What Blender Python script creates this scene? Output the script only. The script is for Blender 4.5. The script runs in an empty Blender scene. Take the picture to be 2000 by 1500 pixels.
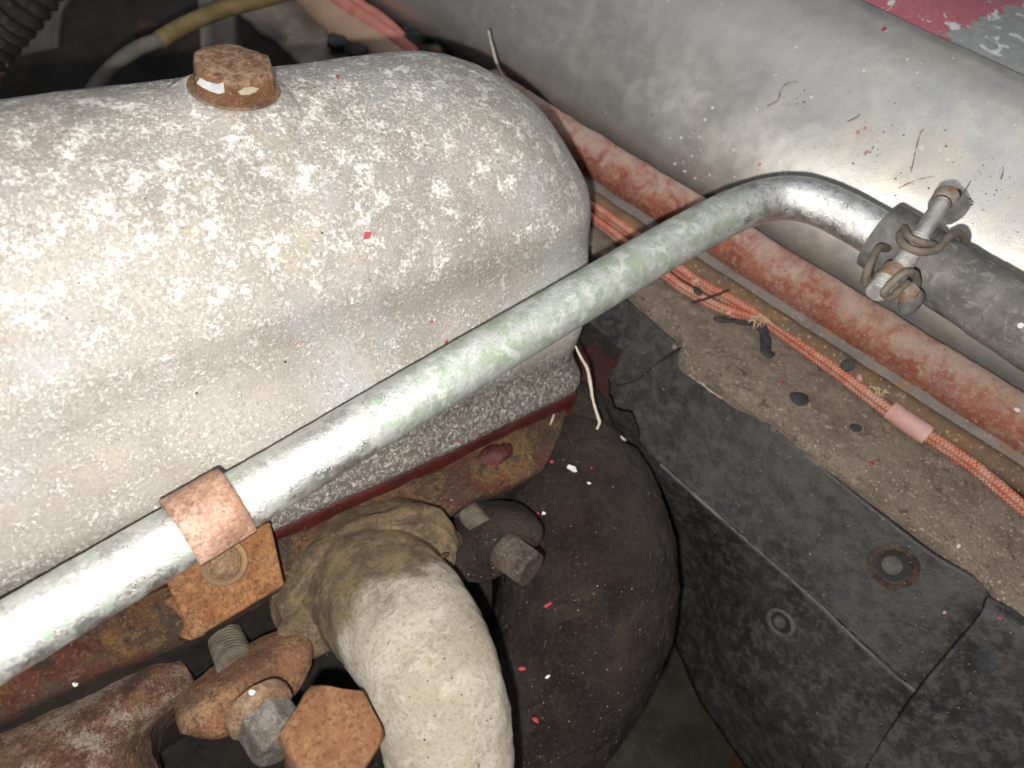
import bpy, bmesh, math, random
import numpy as np
from mathutils import Vector, noise as mnoise
random.seed(7)
scene = bpy.context.scene
col = scene.collection
CM = 0.01
LIFT = np.array([0., 0., 45.])          # camera height in cm above the bay floor datum

# ------------------------------------------------------------------ camera
# x runs along the engine, y across it, z up.  All lengths below are in centimetres.
Rv = np.array([.775, -.598, .2]); Bv = np.array([-.539, -.461, .705])
Bv = Bv / np.linalg.norm(Bv); Rv = Rv - Rv.dot(Bv) * Bv; Rv = Rv / np.linalg.norm(Rv); Uv = np.cross(Bv, Rv)
F = 1511.
from mathutils import Matrix
cam = bpy.data.cameras.new('camera'); camo = bpy.data.objects.new('camera', cam); col.objects.link(camo)
cam.sensor_width = 36; cam.lens = 36 * F / 2000; cam.clip_start = .005; cam.clip_end = 20
m = Matrix.Identity(4)
for i in range(3):
    m[i][0] = Rv[i]; m[i][1] = Uv[i]; m[i][2] = Bv[i]; m[i][3] = LIFT[i] * CM
camo.matrix_world = m
cam.dof.use_dof = True; cam.dof.focus_distance = .225; cam.dof.aperture_fstop = 15
scene.camera = camo
# ------------------------------------------------------------------ light
wd = bpy.data.worlds.new('World'); scene.world = wd; wd.use_nodes = True
bgn = wd.node_tree.nodes['Background']; bgn.inputs[0].default_value = (.93, .96, 1, 1); bgn.inputs[1].default_value = .085
def lamp(name, kind, loc, power, colr, **kw):
    l = bpy.data.lights.new(name, kind); l.energy = power; l.color = colr
    for k, v in kw.items(): setattr(l, k, v)
    o = bpy.data.objects.new(name, l); col.objects.link(o); o.location = Vector((loc + LIFT) * CM); return o
FL = -.75 * Rv - 1.25 * Uv - .2 * Bv
lamp('phone_flash', 'POINT', FL, 4.95, (1, .955, .885), shadow_soft_size=.0022)
sk = lamp('open_sky', 'AREA', np.array([10., 5., 95.]), 4.2, (.95, .97, 1), shape='DISK', size=1.1)
scene.view_settings.view_transform = 'Standard'; scene.view_settings.look = 'None'
scene.view_settings.exposure = 0; scene.view_settings.gamma = 1; scene.view_settings.use_curve_mapping = False
scene.render.film_transparent = False

# ------------------------------------------------------------------ placing helpers
def ray(px, py): return (px - 1000) / F * Rv - (py - 750) / F * Uv - Bv
def at(px, py, d): return ray(px, py) * d
def atz(px, py, z):
    r = ray(px, py); return r * (z / r[2])
def V(*a): return np.array(a, float)
def unit(v): return v / np.linalg.norm(v)
def dirpx(px, py, d, dx, dy, dd=0):
    return unit(at(px + dx, py + dy, d + dd) - at(px, py, d))

# ------------------------------------------------------------------ mesh helpers
def fn(p, s, octv=3):
    v = 0; a = 1; q = Vector(p) * s
    for _ in range(octv):
        v += a * mnoise.noise(q); q = q * 2.13 + Vector((3.1, 1.7, 9.2)); a *= .5
    return v
def catmull(P, n):
    P = np.array(P, float); k = len(P)
    if k == 2:
        t = np.linspace(0, 1, n)[:, None]; return P[0] * (1 - t) + P[1] * t
    E = np.vstack([2 * P[0] - P[1], P, 2 * P[-1] - P[-2]])
    out = []
    for t in np.linspace(0, k - 1, n):
        i = min(int(t), k - 2); f = t - i
        a, b, c, d = E[i], E[i + 1], E[i + 2], E[i + 3]
        out.append(.5 * (2 * b + (c - a) * f + (2 * a - 5 * b + 4 * c - d) * f * f + (3 * b - a - 3 * c + d) * f ** 3))
    return np.array(out)
def link(name, me, mat, parent=None):
    o = bpy.data.objects.new(name, me); col.objects.link(o)
    if mat: me.materials.append(mat)
    if parent is not None:
        o.parent = parent
        p = parent; off = Vector((0, 0, 0))
        while p is not None: off += p.location; p = p.parent
        o.location = -off
    return o
def put(name, verts, faces, mat, parent=None, sharp=35, uvs=None, rough=None):
    verts = np.array(verts, float)
    me = bpy.data.meshes.new(name)
    me.from_pydata([tuple(v) for v in (verts + LIFT) * CM], [], [tuple(f) for f in faces]); me.update()
    if uvs is not None:
        ul = me.uv_layers.new(name='UVMap')
        for lp in me.loops: ul.data[lp.index].uv = uvs[lp.vertex_index]
    if rough:
        amp, sc = rough[0] * CM, rough[1]
        nr = [v.normal.copy() for v in me.vertices]
        for v, n in zip(me.vertices, nr): v.co += n * amp * fn(v.co * 100, sc)
        me.update()
    me.polygons.foreach_set('use_smooth', [True] * len(me.polygons))
    if sharp and sharp < 179: me.set_sharp_from_angle(angle=math.radians(sharp))
    return link(name, me, mat, parent)
def solid(o, t, off=-1):
    m = o.modifiers.new('solid', 'SOLIDIFY'); m.thickness = t * CM; m.offset = off; m.use_even_offset = False; return o
def bevel(o, w, seg=2, ang=35):
    m = o.modifiers.new('bevel', 'BEVEL'); m.width = w * CM; m.segments = seg; m.limit_method = 'ANGLE'; m.angle_limit = math.radians(ang); return o
def gridfaces(a, b, loop=False):
    f = []
    bb = b if loop else b - 1
    for i in range(a - 1):
        for j in range(bb):
            k = (j + 1) % b
            f.append((i * b + j, i * b + k, (i + 1) * b + k, (i + 1) * b + j))
    return f
def loft(name, rows, nu, nv, mat, parent=None, thick=0, rough=None, sharp=60):
    rows = [catmull(r, nv) for r in rows]
    g = np.stack(rows)                                   # k,nv,3
    g = np.stack([catmull(g[:, j], nu) for j in range(nv)], 1)
    v = g.reshape(-1, 3); f = gridfaces(nu, nv)
    i, j = nu // 2, nv // 2
    n = np.cross(g[i, j + 1] - g[i, j], g[i + 1, j] - g[i, j])
    if np.dot(n, -g[i, j]) < 0: f = [q[::-1] for q in f]
    o = put(name, v, f, mat, parent, sharp, rough=rough)
    if thick: solid(o, thick)
    return o
def frames(c):
    n = len(c); T = np.gradient(c, axis=0); T /= np.linalg.norm(T, axis=1)[:, None]
    a = np.cross(T[0], V(.13, .29, .95)); a = unit(a); A = [a]
    for i in range(1, n):
        a = a - a.dot(T[i]) * T[i]; a = unit(a); A.append(a)
    A = np.array(A); return T, A, np.cross(T, A)
def tube(name, pts, rad, mat, parent=None, seg=20, n=40, cap=True, rfun=None, flat=None, rough=None, sharp=50, round_end=False, ang0=0):
    pts = np.array(pts, float)
    c = catmull(pts, n) if len(pts) > 2 or n > 2 else pts
    n = len(c)
    r = np.full(n, rad, float) if np.isscalar(rad) else np.interp(np.linspace(0, 1, n), np.linspace(0, 1, len(rad)), rad)
    T, A, Bq = frames(c)
    s = np.concatenate([[0], np.cumsum(np.linalg.norm(np.diff(c, axis=0), axis=1))])
    v = []; uv = []
    for i in range(n):
        for j in range(seg):
            th = 2 * math.pi * j / seg + ang0
            rr = r[i] * (rfun(s[i], th) if rfun else 1)
            o = rr * (math.cos(th) * A[i] + math.sin(th) * Bq[i])
            if flat is not None:
                ax, k = flat; o = o + ax * (np.dot(o, ax) * (k - 1))
            v.append(c[i] + o); uv.append((j / seg, s[i]))
    f = gridfaces(n, seg, True)
    f = [q[::-1] for q in f]
    if cap:
        for e, sg in ((0, -1), (n - 1, 1)):
            base = e * seg
            if round_end:
                ring = list(range(base, base + seg)); prev = ring
                for q in (.35, .7, .95):
                    rr = math.sqrt(1 - q * q); new = []
                    for j in range(seg):
                        p = c[e] + (v[base + j] - c[e]) * rr + T[e] * sg * r[e] * q * .8
                        new.append(len(v)); v.append(p); uv.append(uv[base + j])
                    for j in range(seg):
                        k = (j + 1) % seg; q4 = (prev[j], prev[k], new[k], new[j]); f.append(q4 if sg > 0 else q4[::-1])
                    prev = new
                f.append(tuple(prev) if sg > 0 else tuple(prev[::-1]))
            else:
                ring = list(range(base, base + seg)); f.append(tuple(ring) if sg > 0 else tuple(ring[::-1]))
    return put(name, v, f, mat, parent, sharp, uvs=uv, rough=rough)
def axes(ax, ref=None):
    ax = unit(ax)
    ref = V(.2, .1, 1) if ref is None else ref
    if abs(np.dot(unit(ref), ax)) > .97: ref = V(1, .3, 0)
    x = unit(ref - np.dot(ref, ax) * ax); return x, np.cross(ax, x), ax
def lathe(name, c, ax, prof, mat, parent=None, seg=32, ref=None, sharp=35, hexr=None, rough=None, close=True):
    """prof: list of (radius, height) from outside bottom to the middle on top"""
    x, y, a = axes(ax, ref); v = []
    for r, h in prof:
        for j in range(seg):
            th = 2 * math.pi * j / seg
            rr = r
            if hexr and r > hexr[0]:
                ph = (th % (math.pi / 3)) - math.pi / 6
                rr = min(r, hexr[1] * math.cos(math.pi / 6) / math.cos(ph) * (r / hexr[1] if r < hexr[1] else 1))
            v.append(c + rr * (math.cos(th) * x + math.sin(th) * y) + a * h)
    f = gridfaces(len(prof), seg, True)
    if close: f.append(tuple(range((len(prof) - 1) * seg, len(prof) * seg)))
    return put(name, v, f, mat, parent, sharp, rough=rough)
def hexhead(name, c, ax, R, H, mat, parent=None, ref=None, dome=.03, seg=48, rough=None, cham=.92):
    ap = R * math.cos(math.pi / 6)
    x, y, a = axes(ax, ref); v = []
    def ring(k, h, rmax=9):
        for j in range(seg):
            th = 2 * math.pi * j / seg; ph = (th % (math.pi / 3)) - math.pi / 6
            rr = min(ap / math.cos(ph) * k, rmax)
            v.append(c + rr * (math.cos(th) * x + math.sin(th) * y) + a * h)
    ring(1, 0, R * .985); ring(1, H * .35, R * .985); ring(1, H * .80, R * .985)
    ring(.985, H * .9, R * .955); ring(.96, H, ap * 1.0); ring(.8, H + dome * .4); ring(.5, H + dome * .8); ring(.2, H + dome)
    f = gridfaces(8, seg, True); f.append(tuple(range(7 * seg, 8 * seg)))
    return put(name, v, f, mat, parent, 28, rough=rough)
def prism(name, outline, thick, mat, parent=None, nrm=None, bev=.05, seg=2, rough=None, sub=0):
    P = np.array(outline, float); n = len(P)
    q = np.zeros(3)
    for i in range(n): q += np.cross(P[i], P[(i + 1) % n])
    q = unit(q)
    if np.dot(q, -P.mean(0)) < 0: P = P[::-1]; q = -q
    back = P - (q if nrm is None else unit(nrm)) * thick
    v = np.vstack([P, back]); f = [tuple(range(n)), tuple(range(2 * n - 1, n - 1, -1))]
    for i in range(n):
        j = (i + 1) % n; f.append((i, i + n, j + n, j))
    o = put(name, v, f, mat, parent, 35)
    if bev: bevel(o, bev, seg)
    return o
def blob(name, c, r3, mat, parent=None, axs=None, rough=(.06, 1.5), sub=3):
    bm = bmesh.new(); bmesh.ops.create_icosphere(bm, subdivisions=sub, radius=1)
    ax = np.eye(3) if axs is None else np.array(axs)
    v = [c + ax.T @ (np.array(q.co) * r3) for q in bm.verts]
    f = [[w.index for w in p.verts] for p in bm.faces]; bm.free()
    return put(name, v, f, mat, parent, 180, rough=rough)
def tag(o, label=None, cat=None, group=None, kind=None):
    if label: o['label'] = label
    if cat: o['category'] = cat
    if group: o['group'] = group
    if kind: o['kind'] = kind
    return o
def thing(name, label, cat, base, group=None):
    e = bpy.data.objects.new(name, None); col.objects.link(e); e.empty_display_size = .01
    e.location = Vector((np.array(base) + LIFT) * CM); return tag(e, label, cat, group)

# ------------------------------------------------------------------ materials
class Mat:
    def __init__(s, name):
        s.m = bpy.data.materials.new(name); s.m.use_nodes = True; s.t = s.m.node_tree; s.n = s.t.nodes
        s.b = s.n['Principled BSDF']
        tc = s.n.new('ShaderNodeTexCoord'); vm = s.n.new('ShaderNodeVectorMath'); vm.operation = 'SCALE'
        vm.inputs['Scale'].default_value = 100; s.t.links.new(tc.outputs['Object'], vm.inputs[0]); s.co = vm.outputs[0]
        s.uv = tc.outputs['UV']; s.h = []; s.st = True
    def L(s, a, b):
        if hasattr(a, 'is_linked') or hasattr(a, 'links'): s.t.links.new(a, b)
        else: b.default_value = a
    def vec(s, sc=(1, 1, 1), rot=(0, 0, 0), loc=(0, 0, 0), src=None):
        q = s.n.new('ShaderNodeMapping'); q.inputs['Scale'].default_value = sc; q.inputs['Rotation'].default_value = rot
        q.inputs['Location'].default_value = loc; s.t.links.new(src or s.co, q.inputs['Vector']); return q.outputs[0]
    def noise(s, scale, detail=4, rough=.6, dist=0, vec=None, off=None):
        q = s.n.new('ShaderNodeTexNoise'); q.inputs['Scale'].default_value = scale; q.inputs['Detail'].default_value = detail
        q.inputs['Roughness'].default_value = rough; q.inputs['Distortion'].default_value = dist
        v = vec or s.co
        if off is not None: v = s.vec(loc=(off, off * 1.7, -off), src=v)
        s.t.links.new(v, q.inputs['Vector'])
        k = 1 + max(0, rough - .62) * 3.6 * min(1, detail / 6)
        if s.st and k > 1.05:                                   # rough noise is flat: stretch it back
            w = s.n.new('ShaderNodeMath'); w.operation = 'MULTIPLY_ADD'; s.t.links.new(q.outputs['Fac'], w.inputs[0])
            w.inputs[1].default_value = k; w.inputs[2].default_value = .5 - .5 * k; return w.outputs[0]
        return q.outputs['Fac']
    def vor(s, scale, feat='F1', vec=None, rnd=1, out='Distance'):
        q = s.n.new('ShaderNodeTexVoronoi'); q.feature = feat; q.inputs['Scale'].default_value = scale; q.inputs['Randomness'].default_value = rnd
        s.t.links.new(vec or s.co, q.inputs['Vector']); return q.outputs[out]
    def th(s, x, lo, hi):
        q = s.n.new('ShaderNodeMapRange'); q.interpolation_type = 'SMOOTHSTEP'
        q.inputs['From Min'].default_value = lo; q.inputs['From Max'].default_value = hi; s.L(x, q.inputs['Value']); return q.outputs[0]
    def op(s, o, a, b=0):
        q = s.n.new('ShaderNodeMath'); q.operation = o; q.use_clamp = False; s.L(a, q.inputs[0]); s.L(b, q.inputs[1]); return q.outputs[0]
    def mul(s, a, b): return s.op('MULTIPLY', a, b)
    def add(s, a, b): return s.op('ADD', a, b)
    def mx(s, a, b): return s.op('MAXIMUM', a, b)
    def inv(s, a): return s.op('SUBTRACT', 1., a)
    def mix(s, f, a, b):
        q = s.n.new('ShaderNodeMix'); q.data_type = 'RGBA'; s.L(f, q.inputs['Factor'])
        for x, i in ((a, 6), (b, 7)):
            if isinstance(x, tuple): q.inputs[i].default_value = (*x[:3], 1)
            else: s.t.links.new(x, q.inputs[i])
        return q.outputs[2]
    def mixf(s, f, a, b):
        q = s.n.new('ShaderNodeMix'); q.data_type = 'FLOAT'; s.L(f, q.inputs[0]); s.L(a, q.inputs[2]); s.L(b, q.inputs[3]); return q.outputs[0]
    def xyz(s, src=None):
        q = s.n.new('ShaderNodeSeparateXYZ'); s.t.links.new(src or s.co, q.inputs[0]); return q.outputs
    def bump(s, h, dist_mm, strength=1): s.h.append((h, dist_mm, strength))
    def done(s, color, rough=.7, metal=0, spec=.5, coat=0):
        b = s.b
        if isinstance(color, tuple): b.inputs['Base Color'].default_value = (*color[:3], 1)
        else: s.t.links.new(color, b.inputs['Base Color'])
        s.L(rough, b.inputs['Roughness']); s.L(metal, b.inputs['Metallic']); s.L(spec, b.inputs['Specular IOR Level'])
        if coat: b.inputs['Coat Weight'].default_value = coat; b.inputs['Coat Roughness'].default_value = .15
        prev = None
        for h, d, st in s.h:
            q = s.n.new('ShaderNodeBump'); q.inputs['Strength'].default_value = st; q.inputs['Distance'].default_value = d * .001
            s.t.links.new(h, q.inputs['Height'])
            if prev: s.t.links.new(prev, q.inputs['Normal'])
            prev = q.outputs[0]
        if prev: s.t.links.new(prev, b.inputs['Normal'])
        return s.m

def m_cover():
    s = Mat('oxidised_cast_aluminium'); s.st = False
    base = s.mix(s.th(s.noise(.35, 3), .35, .65), (.31, .288, .258), (.40, .378, .345))
    base = s.mix(s.mul(s.th(s.noise(.22, 3, off=5), .5, .66), .7), base, (.40, .42, .45))
    base = s.mix(s.mul(s.th(s.noise(.5, 4, off=9), .56, .72), .6), base, (.50, .44, .34))
    x, y, z = s.xyz()
    run = s.noise(1.0, 5, .65, .4, vec=s.vec((.9, .22, .22)), off=33)
    base = s.mix(s.mul(s.th(run, .50, .72), .25), base, (.225, .20, .17))
    clus = s.noise(1.5, 5, .65, .2, off=2)
    hi = s.th(z, 28.0, 33.5)                                            # oxide is thickest on the upper side
    fine = s.noise(7.5, 8, .82, .1)
    c2 = s.add(s.mul(clus, .75), s.mul(hi, .10))
    m = s.th(s.add(fine, c2), .925, 1.09)
    fine2 = s.noise(10, 6, .75, .1, off=3)
    m2 = s.mul(s.th(fine2, .50, .64), s.th(s.add(clus, s.mul(hi, .08)), .36, .56))
    ox = s.mx(m, s.mul(m2, .8))
    colr = s.mix(ox, base, (.85, .83, .785))
    grit = s.th(s.noise(10, 6, .85), .36, .56)
    colr = s.mix(s.mul(s.inv(grit), .45), colr, (.20, .18, .155))
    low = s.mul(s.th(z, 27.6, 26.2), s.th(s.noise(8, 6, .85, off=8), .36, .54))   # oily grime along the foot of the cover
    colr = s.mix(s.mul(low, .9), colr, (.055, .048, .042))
    spot = s.th(s.vor(1.3), .045, .02)
    colr = s.mix(s.mul(spot, .8), colr, (.10, .08, .06))
    s.bump(fine, 1.0, .35); s.bump(ox, .5, .5); s.bump(s.noise(12, 6, .8), .8, .8)
    return s.done(colr, s.mixf(ox, .62, .9), .0, .35)
def m_pipe():
    s = Mat('galvanised_pipe'); s.st = False
    x, y, z = s.xyz()
    n1 = s.noise(.9, 5, .65, .3); n2 = s.noise(2.6, 6, .72, .2, off=4)
    zone = s.mul(s.th(x, 6.0, 10.5), s.th(x, 24.2, 21.0))              # most weathered between clip and bend
    pat = s.th(s.add(s.add(s.mul(n1, .55), s.mul(n2, .45)), s.mul(zone, .30)), .52, .72)
    metal_c = s.mix(s.th(n2, .35, .65), (.58, .59, .585), (.78, .785, .78))
    green = s.mix(s.th(s.noise(1.5, 6, .72, .2, off=6), .42, .60), (.44, .46, .45), (.31, .365, .285))
    green = s.mix(s.mul(s.th(s.noise(3.2, 6, .75, off=7), .58, .72), .7), green, (.20, .34, .17))
    pale = s.th(s.noise(1.6, 6, .72, .5, off=11), .50, .62)
    green = s.mix(s.mul(pale, .75), green, (.60, .615, .61))
    tint = s.mul(s.th(s.noise(2.4, 6, .75, .2, off=15), .54, .68), s.mx(s.th(x, 21, 14), .0))
    pat = s.mx(pat, s.mul(s.th(s.add(s.mul(n1, .5), s.mul(s.noise(2.0, 6, .75, .2, off=31), .5)), .47, .56), s.mul(s.th(x, 6.5, 4.5), .75)))
    colr = s.mix(pat, metal_c, green)
    colr = s.mix(s.mul(tint, .65), colr, (.24, .46, .25))
    colr = s.mix(s.mul(s.th(s.noise(9, 6, .8, off=21), .60, .70), .65), colr, (.10, .105, .095))
    s.bump(s.noise(6, 5, .75), .6, .5); s.bump(pat, .2, .4); s.bump(s.noise(13, 5, .8), .5, .6)
    rg = s.mixf(pat, s.mixf(s.th(n2, .36, .66), .24, .42), .52)
    return s.done(colr, rg, s.mixf(s.mx(pat, tint), .92, .45), .5)
def m_rust(name, dark, mid, lite, dust, sc=1.0, dustamt=.5, grain=.6, dz=0., rough=.85):
    s = Mat(name)
    n = s.noise(1.1 * sc, 5, .65, .4); n2 = s.noise(4.5 * sc, 5, .72, .3, off=4)
    c = s.mix(s.th(n, .40, .60), dark, mid); c = s.mix(s.mul(s.th(n2, .46, .66), .8), c, lite)
    c = s.mix(s.mul(s.th(s.noise(.7 * sc, 4, .6, .5, off=17), .50, .64), .6), c, tuple(v * .6 for v in dark))
    d = s.mul(s.th(s.add(s.mul(s.noise(.8 * sc, 3, .6, off=8), .7), s.mul(s.noise(12 * sc, 4, .75, off=2), .5)), .58, .72), dustamt)
    c = s.mix(d, c, dust)
    gr = s.noise(9 * sc, 6, .8, off=5)
    c = s.mix(s.mul(s.th(gr, .50, .70), .62), c, tuple(v * .35 for v in dark))
    c = s.mix(s.mul(s.th(s.noise(11 * sc, 6, .8, off=15), .60, .80), .45), c, tuple(min(.7, v * 1.5) for v in lite))
    s.bump(n2, 1.2, .5); s.bump(gr, 1.1, grain)
    return s.done(c, rough, 0, .35)
def m_panel():
    s = Mat('silver_paint')
    n = s.noise(.16, 4, .55); c = s.mix(s.th(n, .35, .65), (.46, .455, .445), (.55, .54, .52))
    x, y, z = s.xyz()
    dust = s.mul(s.th(s.noise(.35, 5, .65, off=3), .42, .66), s.th(y, 24, 6))
    c = s.mix(s.mul(dust, .7), c, (.62, .575, .48))
    c = s.mix(s.mul(s.th(s.noise(7, 5, .75, off=1), .56, .72), .3), c, (.22, .21, .20))
    c = s.mix(s.mul(s.th(s.noise(22, 3, .7, off=6), .66, .74), s.mul(dust, .9)), c, (.14, .12, .10))
    c = s.mix(s.mul(s.th(s.noise(30, 2, .6, off=9), .66, .73), .5), c, (.80, .79, .76))
    c = s.mix(s.mul(s.th(s.noise(.55, 3, .6, .6, off=14), .66, .74), .5), c, (.50, .38, .35))
    s.bump(s.noise(.25, 3), 3.0, .25); s.bump(s.noise(16, 4, .7), .2, .4)
    return s.done(c, s.mixf(s.th(s.noise(1.2, 4), .35, .7), .40, .52), .75, .5)
def m_bonnet():
    s = Mat('flaking_red_paint')
    x, y, z = s.xyz()
    edge = s.add(s.mul(s.noise(1.1, 5, .62, .5), 3.2), s.mul(y, 1.0))
    red = s.th(edge, 14.85, 14.95)
    chipm = s.th(s.noise(.95, 4, .6, .9, off=5), .60, .61)
    paint = s.mix(s.th(s.noise(5, 4, .7), .4, .7), (.46, .13, .165), (.52, .20, .23))
    bare = s.mix(s.th(s.noise(3, 4, .7, off=2), .4, .7), (.40, .42, .42), (.50, .51, .50))
    prim = (.70, .69, .70)
    c = s.mix(red, bare, paint); c = s.mix(chipm, c, prim)
    c = s.mix(s.mul(s.th(s.noise(14, 4, .75, off=7), .62, .70), .6), c, (.12, .12, .11))
    s.bump(s.mul(red, s.inv(chipm)), .25, .9); s.bump(s.noise(14, 4, .7), .25, .4)
    return s.done(c, .48, s.mul(s.inv(s.mx(red, chipm)), .4), .5)
def m_rail():
    s = Mat('dusty_red_paint')
    n = s.noise(.8, 5, .65, .5); g = s.noise(4, 5, .72, .3, off=3)
    c = s.mix(s.th(n, .38, .62), (.25, .075, .05), (.31, .115, .078)); c = s.mix(s.mul(s.th(g, .5, .66), .6), c, (.48, .27, .19))
    x, y, z = s.xyz()
    dust = s.th(s.add(s.mul(s.noise(.9, 5, .7, .6, off=7), .8), s.mul(s.th(z, 26.8, 28.7), .25)), .40, .72)
    c = s.mix(s.mul(dust, .82), c, s.mix(s.th(y, 14, 0), (.46, .355, .305), (.36, .28, .225)))
    c = s.mix(s.mul(s.th(s.noise(1.6, 4, .7, .4, off=12), .70, .80), .7), c, (.12, .07, .055))
    c = s.mix(s.mul(s.th(s.noise(12, 5, .75, off=9), .60, .80), .4), c, (.14, .09, .075))
    s.bump(g, 1.2, .6); s.bump(dust, .4, .4); s.bump(s.noise(10, 6, .8), .9, .6)
    return s.done(c, .88, 0, .3)
def m_simple(name, a, b, sc=1., fleck=None, fl=(.60, .70), rough=.7, metal=0., bump=.4, spec=.4, vecsc=None, third=None):
    s = Mat(name); v = s.vec(vecsc) if vecsc else None
    n = s.noise(1.0 * sc, 5, .65, .3, vec=v)
    c = s.mix(s.th(n, .36, .64), a, b)
    if third: c = s.mix(s.mul(s.th(s.noise(.6 * sc, 4, .65, .5, vec=v, off=6), .54, .66), .85), c, third)
    if fleck: c = s.mix(s.mul(s.th(s.noise(13 * sc, 4, .72, off=3), *fl), .8), c, fleck)
    s.bump(s.noise(4 * sc, 5, .72), .7, bump); s.bump(s.noise(11 * sc, 6, .8, off=2), .8, bump)
    return s.done(c, rough, metal, spec)
def m_dirt():
    s = Mat('caked_dirt')
    c = s.mix(s.th(s.noise(.7, 4, .65, .3), .35, .65), (.24, .195, .152), (.34, .28, .222))
    c = s.mix(s.mul(s.th(s.noise(3, 5, .7, .5, off=4), .54, .68), .75), c, (.46, .39, .32))
    c = s.mix(s.mul(s.th(s.noise(2.2, 5, .7, .5, off=8), .60, .70), .8), c, (.10, .075, .055))
    c = s.mix(s.mul(s.th(s.noise(8, 6, .8, off=3), .54, .66), .7), c, (.11, .088, .07))
    c = s.mix(s.mul(s.th(s.noise(24, 3, .7, off=5), .66, .73), .8), c, (.55, .49, .40))
    x, y, z = s.xyz()
    s.bump(s.noise(3, 5, .7), 2.2, .6); s.bump(s.noise(10, 6, .82), 1.6, .8)
    return s.done(c, .95, 0, .2)
def m_black():
    s = Mat('dusty_black_paint')
    c = s.mix(s.th(s.noise(.45, 4, .6, .3), .36, .66), (.013, .0125, .0135), (.028, .0265, .026))
    dv = s.vec((1, .8, 1))
    d = s.th(s.noise(2.2, 7, .78, .1, vec=dv, off=4), .40, .74)
    c = s.mix(s.mul(d, .6), c, (.070, .065, .061))
    c = s.mix(s.mul(s.th(s.noise(.5, 3, .6, .3, off=9), .60, .74), .6), c, (.035, .037, .048))
    fl = s.th(s.noise(9, 4, .75, .4, off=2), .70, .85); c = s.mix(s.mul(fl, .6), c, (.20, .187, .175))
    s.bump(s.noise(1.1, 4, .7), 1.2, .4); s.bump(s.noise(12, 4, .75), .25, .4)
    return s.done(c, s.mixf(d, .50, .85), 0, .45)
def m_casting():
    s = Mat('grimy_dark_casting')
    c = s.mix(s.th(s.noise(.7, 4, .6), .36, .64), (.013, .0085, .0072), (.026, .0175, .015))
    c = s.mix(s.mul(s.th(s.noise(.5, 4, .6, .4, off=5), .54, .68), .6), c, (.048, .034, .023))
    g = s.noise(7, 6, .8, off=2)
    c = s.mix(s.mul(s.th(g, .60, .80), .65), c, (.095, .076, .066)); c = s.mix(s.mul(s.th(g, .46, .28), .8), c, (.006, .004, .004))
    s.bump(s.noise(3, 5, .75), 1.2, .5); s.bump(g, 1.3, .8)
    return s.done(c, .37, 0, .48)
def m_head():
    s = Mat('greasy_red_and_ochre_paint')
    c = s.mix(s.th(s.noise(.8, 5, .65, .4), .40, .58), (.085, .022, .012), (.055, .034, .022))
    c = s.mix(s.mul(s.th(s.noise(.55, 5, .65, .3, off=3), .46, .60), .9), c, (.155, .082, .028))
    c = s.mix(s.mul(s.th(s.noise(7, 7, .85, off=26), .50, .62), .75), c, (.022, .017, .013))
    c = s.mix(s.mul(s.th(s.noise(1.3, 5, .68, .3, off=12), .54, .66), .85), c, (.030, .024, .020))
    c = s.mix(s.mul(s.th(s.noise(9, 6, .8, off=6), .58, .70), .7), c, (.20, .135, .06))
    s.bump(s.noise(4, 5, .72), 1.4, .6); s.bump(s.noise(10, 6, .8), 1.2, .8)
    return s.done(c, s.mixf(s.th(s.noise(2, 3), .4, .6), .38, .62), 0, .5)
def m_elbow():
    s = Mat('pale_burnt_metal')
    c = s.mix(s.th(s.noise(.6, 4, .6, .3), .36, .64), (.32, .28, .22), (.41, .37, .305))
    c = s.mix(s.mul(s.th(s.noise(1.6, 5, .7, .4, off=4), .52, .66), .6), c, (.46, .43, .38))
    x, y, z = s.xyz()
    near = s.th(s.add(y, s.mul(s.noise(1.2, 5, .68, off=7), 2.6)), 8.35, 9.7)   # scorched toward the flange
    brown = s.mix(s.th(s.noise(1.3, 5, .7, .3), .40, .62), (.075, .050, .028), (.17, .115, .055))
    brown = s.mix(s.mul(s.th(s.noise(2.2, 5, .7, .2, off=19), .56, .70), .8), brown, (.21, .15, .085))
    c = s.mix(s.mul(near, .92), c, brown)
    c = s.mix(s.mul(s.th(s.noise(8, 6, .82, off=3), .48, .70), .5), c, s.mix(near, (.16, .13, .098), (.032, .023, .015)))
    c = s.mix(s.mul(s.th(s.noise(3.3, 3, .7, .6, off=13), .70, .74), .8), c, (.09, .075, .055))
    s.bump(s.noise(4, 5, .72), 1.2, .5); s.bump(s.noise(11, 6, .82), 1.2, .8)
    return s.done(c, .85, 0, .3)
def m_braid():
    s = Mat('orange_braid')
    def wave(k):
        q = s.n.new('ShaderNodeTexWave'); q.wave_type = 'BANDS'; q.bands_direction = 'X'; q.inputs['Scale'].default_value = 1.0
        q.inputs['Distortion'].default_value = .6
        mp = s.n.new('ShaderNodeCombineXYZ'); u = s.xyz(s.uv)
        s.t.links.new(s.add(s.mul(u[0], .955 * k), s.mul(u[1], 2.1)), mp.inputs[0]); s.t.links.new(mp.outputs[0], q.inputs['Vector']); return q.outputs['Fac']
    w = s.mx(wave(2), wave(-2)); n = s.noise(1.2, 4, .65, .3)
    c = s.mix(s.th(w, .35, .95), (.47, .125, .075), (.60, .20, .125))
    c = s.mix(s.mul(s.th(n, .40, .62), .65), c, (.58, .36, .28))
    c = s.mix(s.mul(s.th(s.noise(9, 4, .7, off=3), .60, .70), .5), c, (.24, .10, .07))
    s.bump(w, .7, .9); s.bump(s.noise(26, 3), .3, .5)
    return s.done(c, .85, 0, .25)
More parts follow.
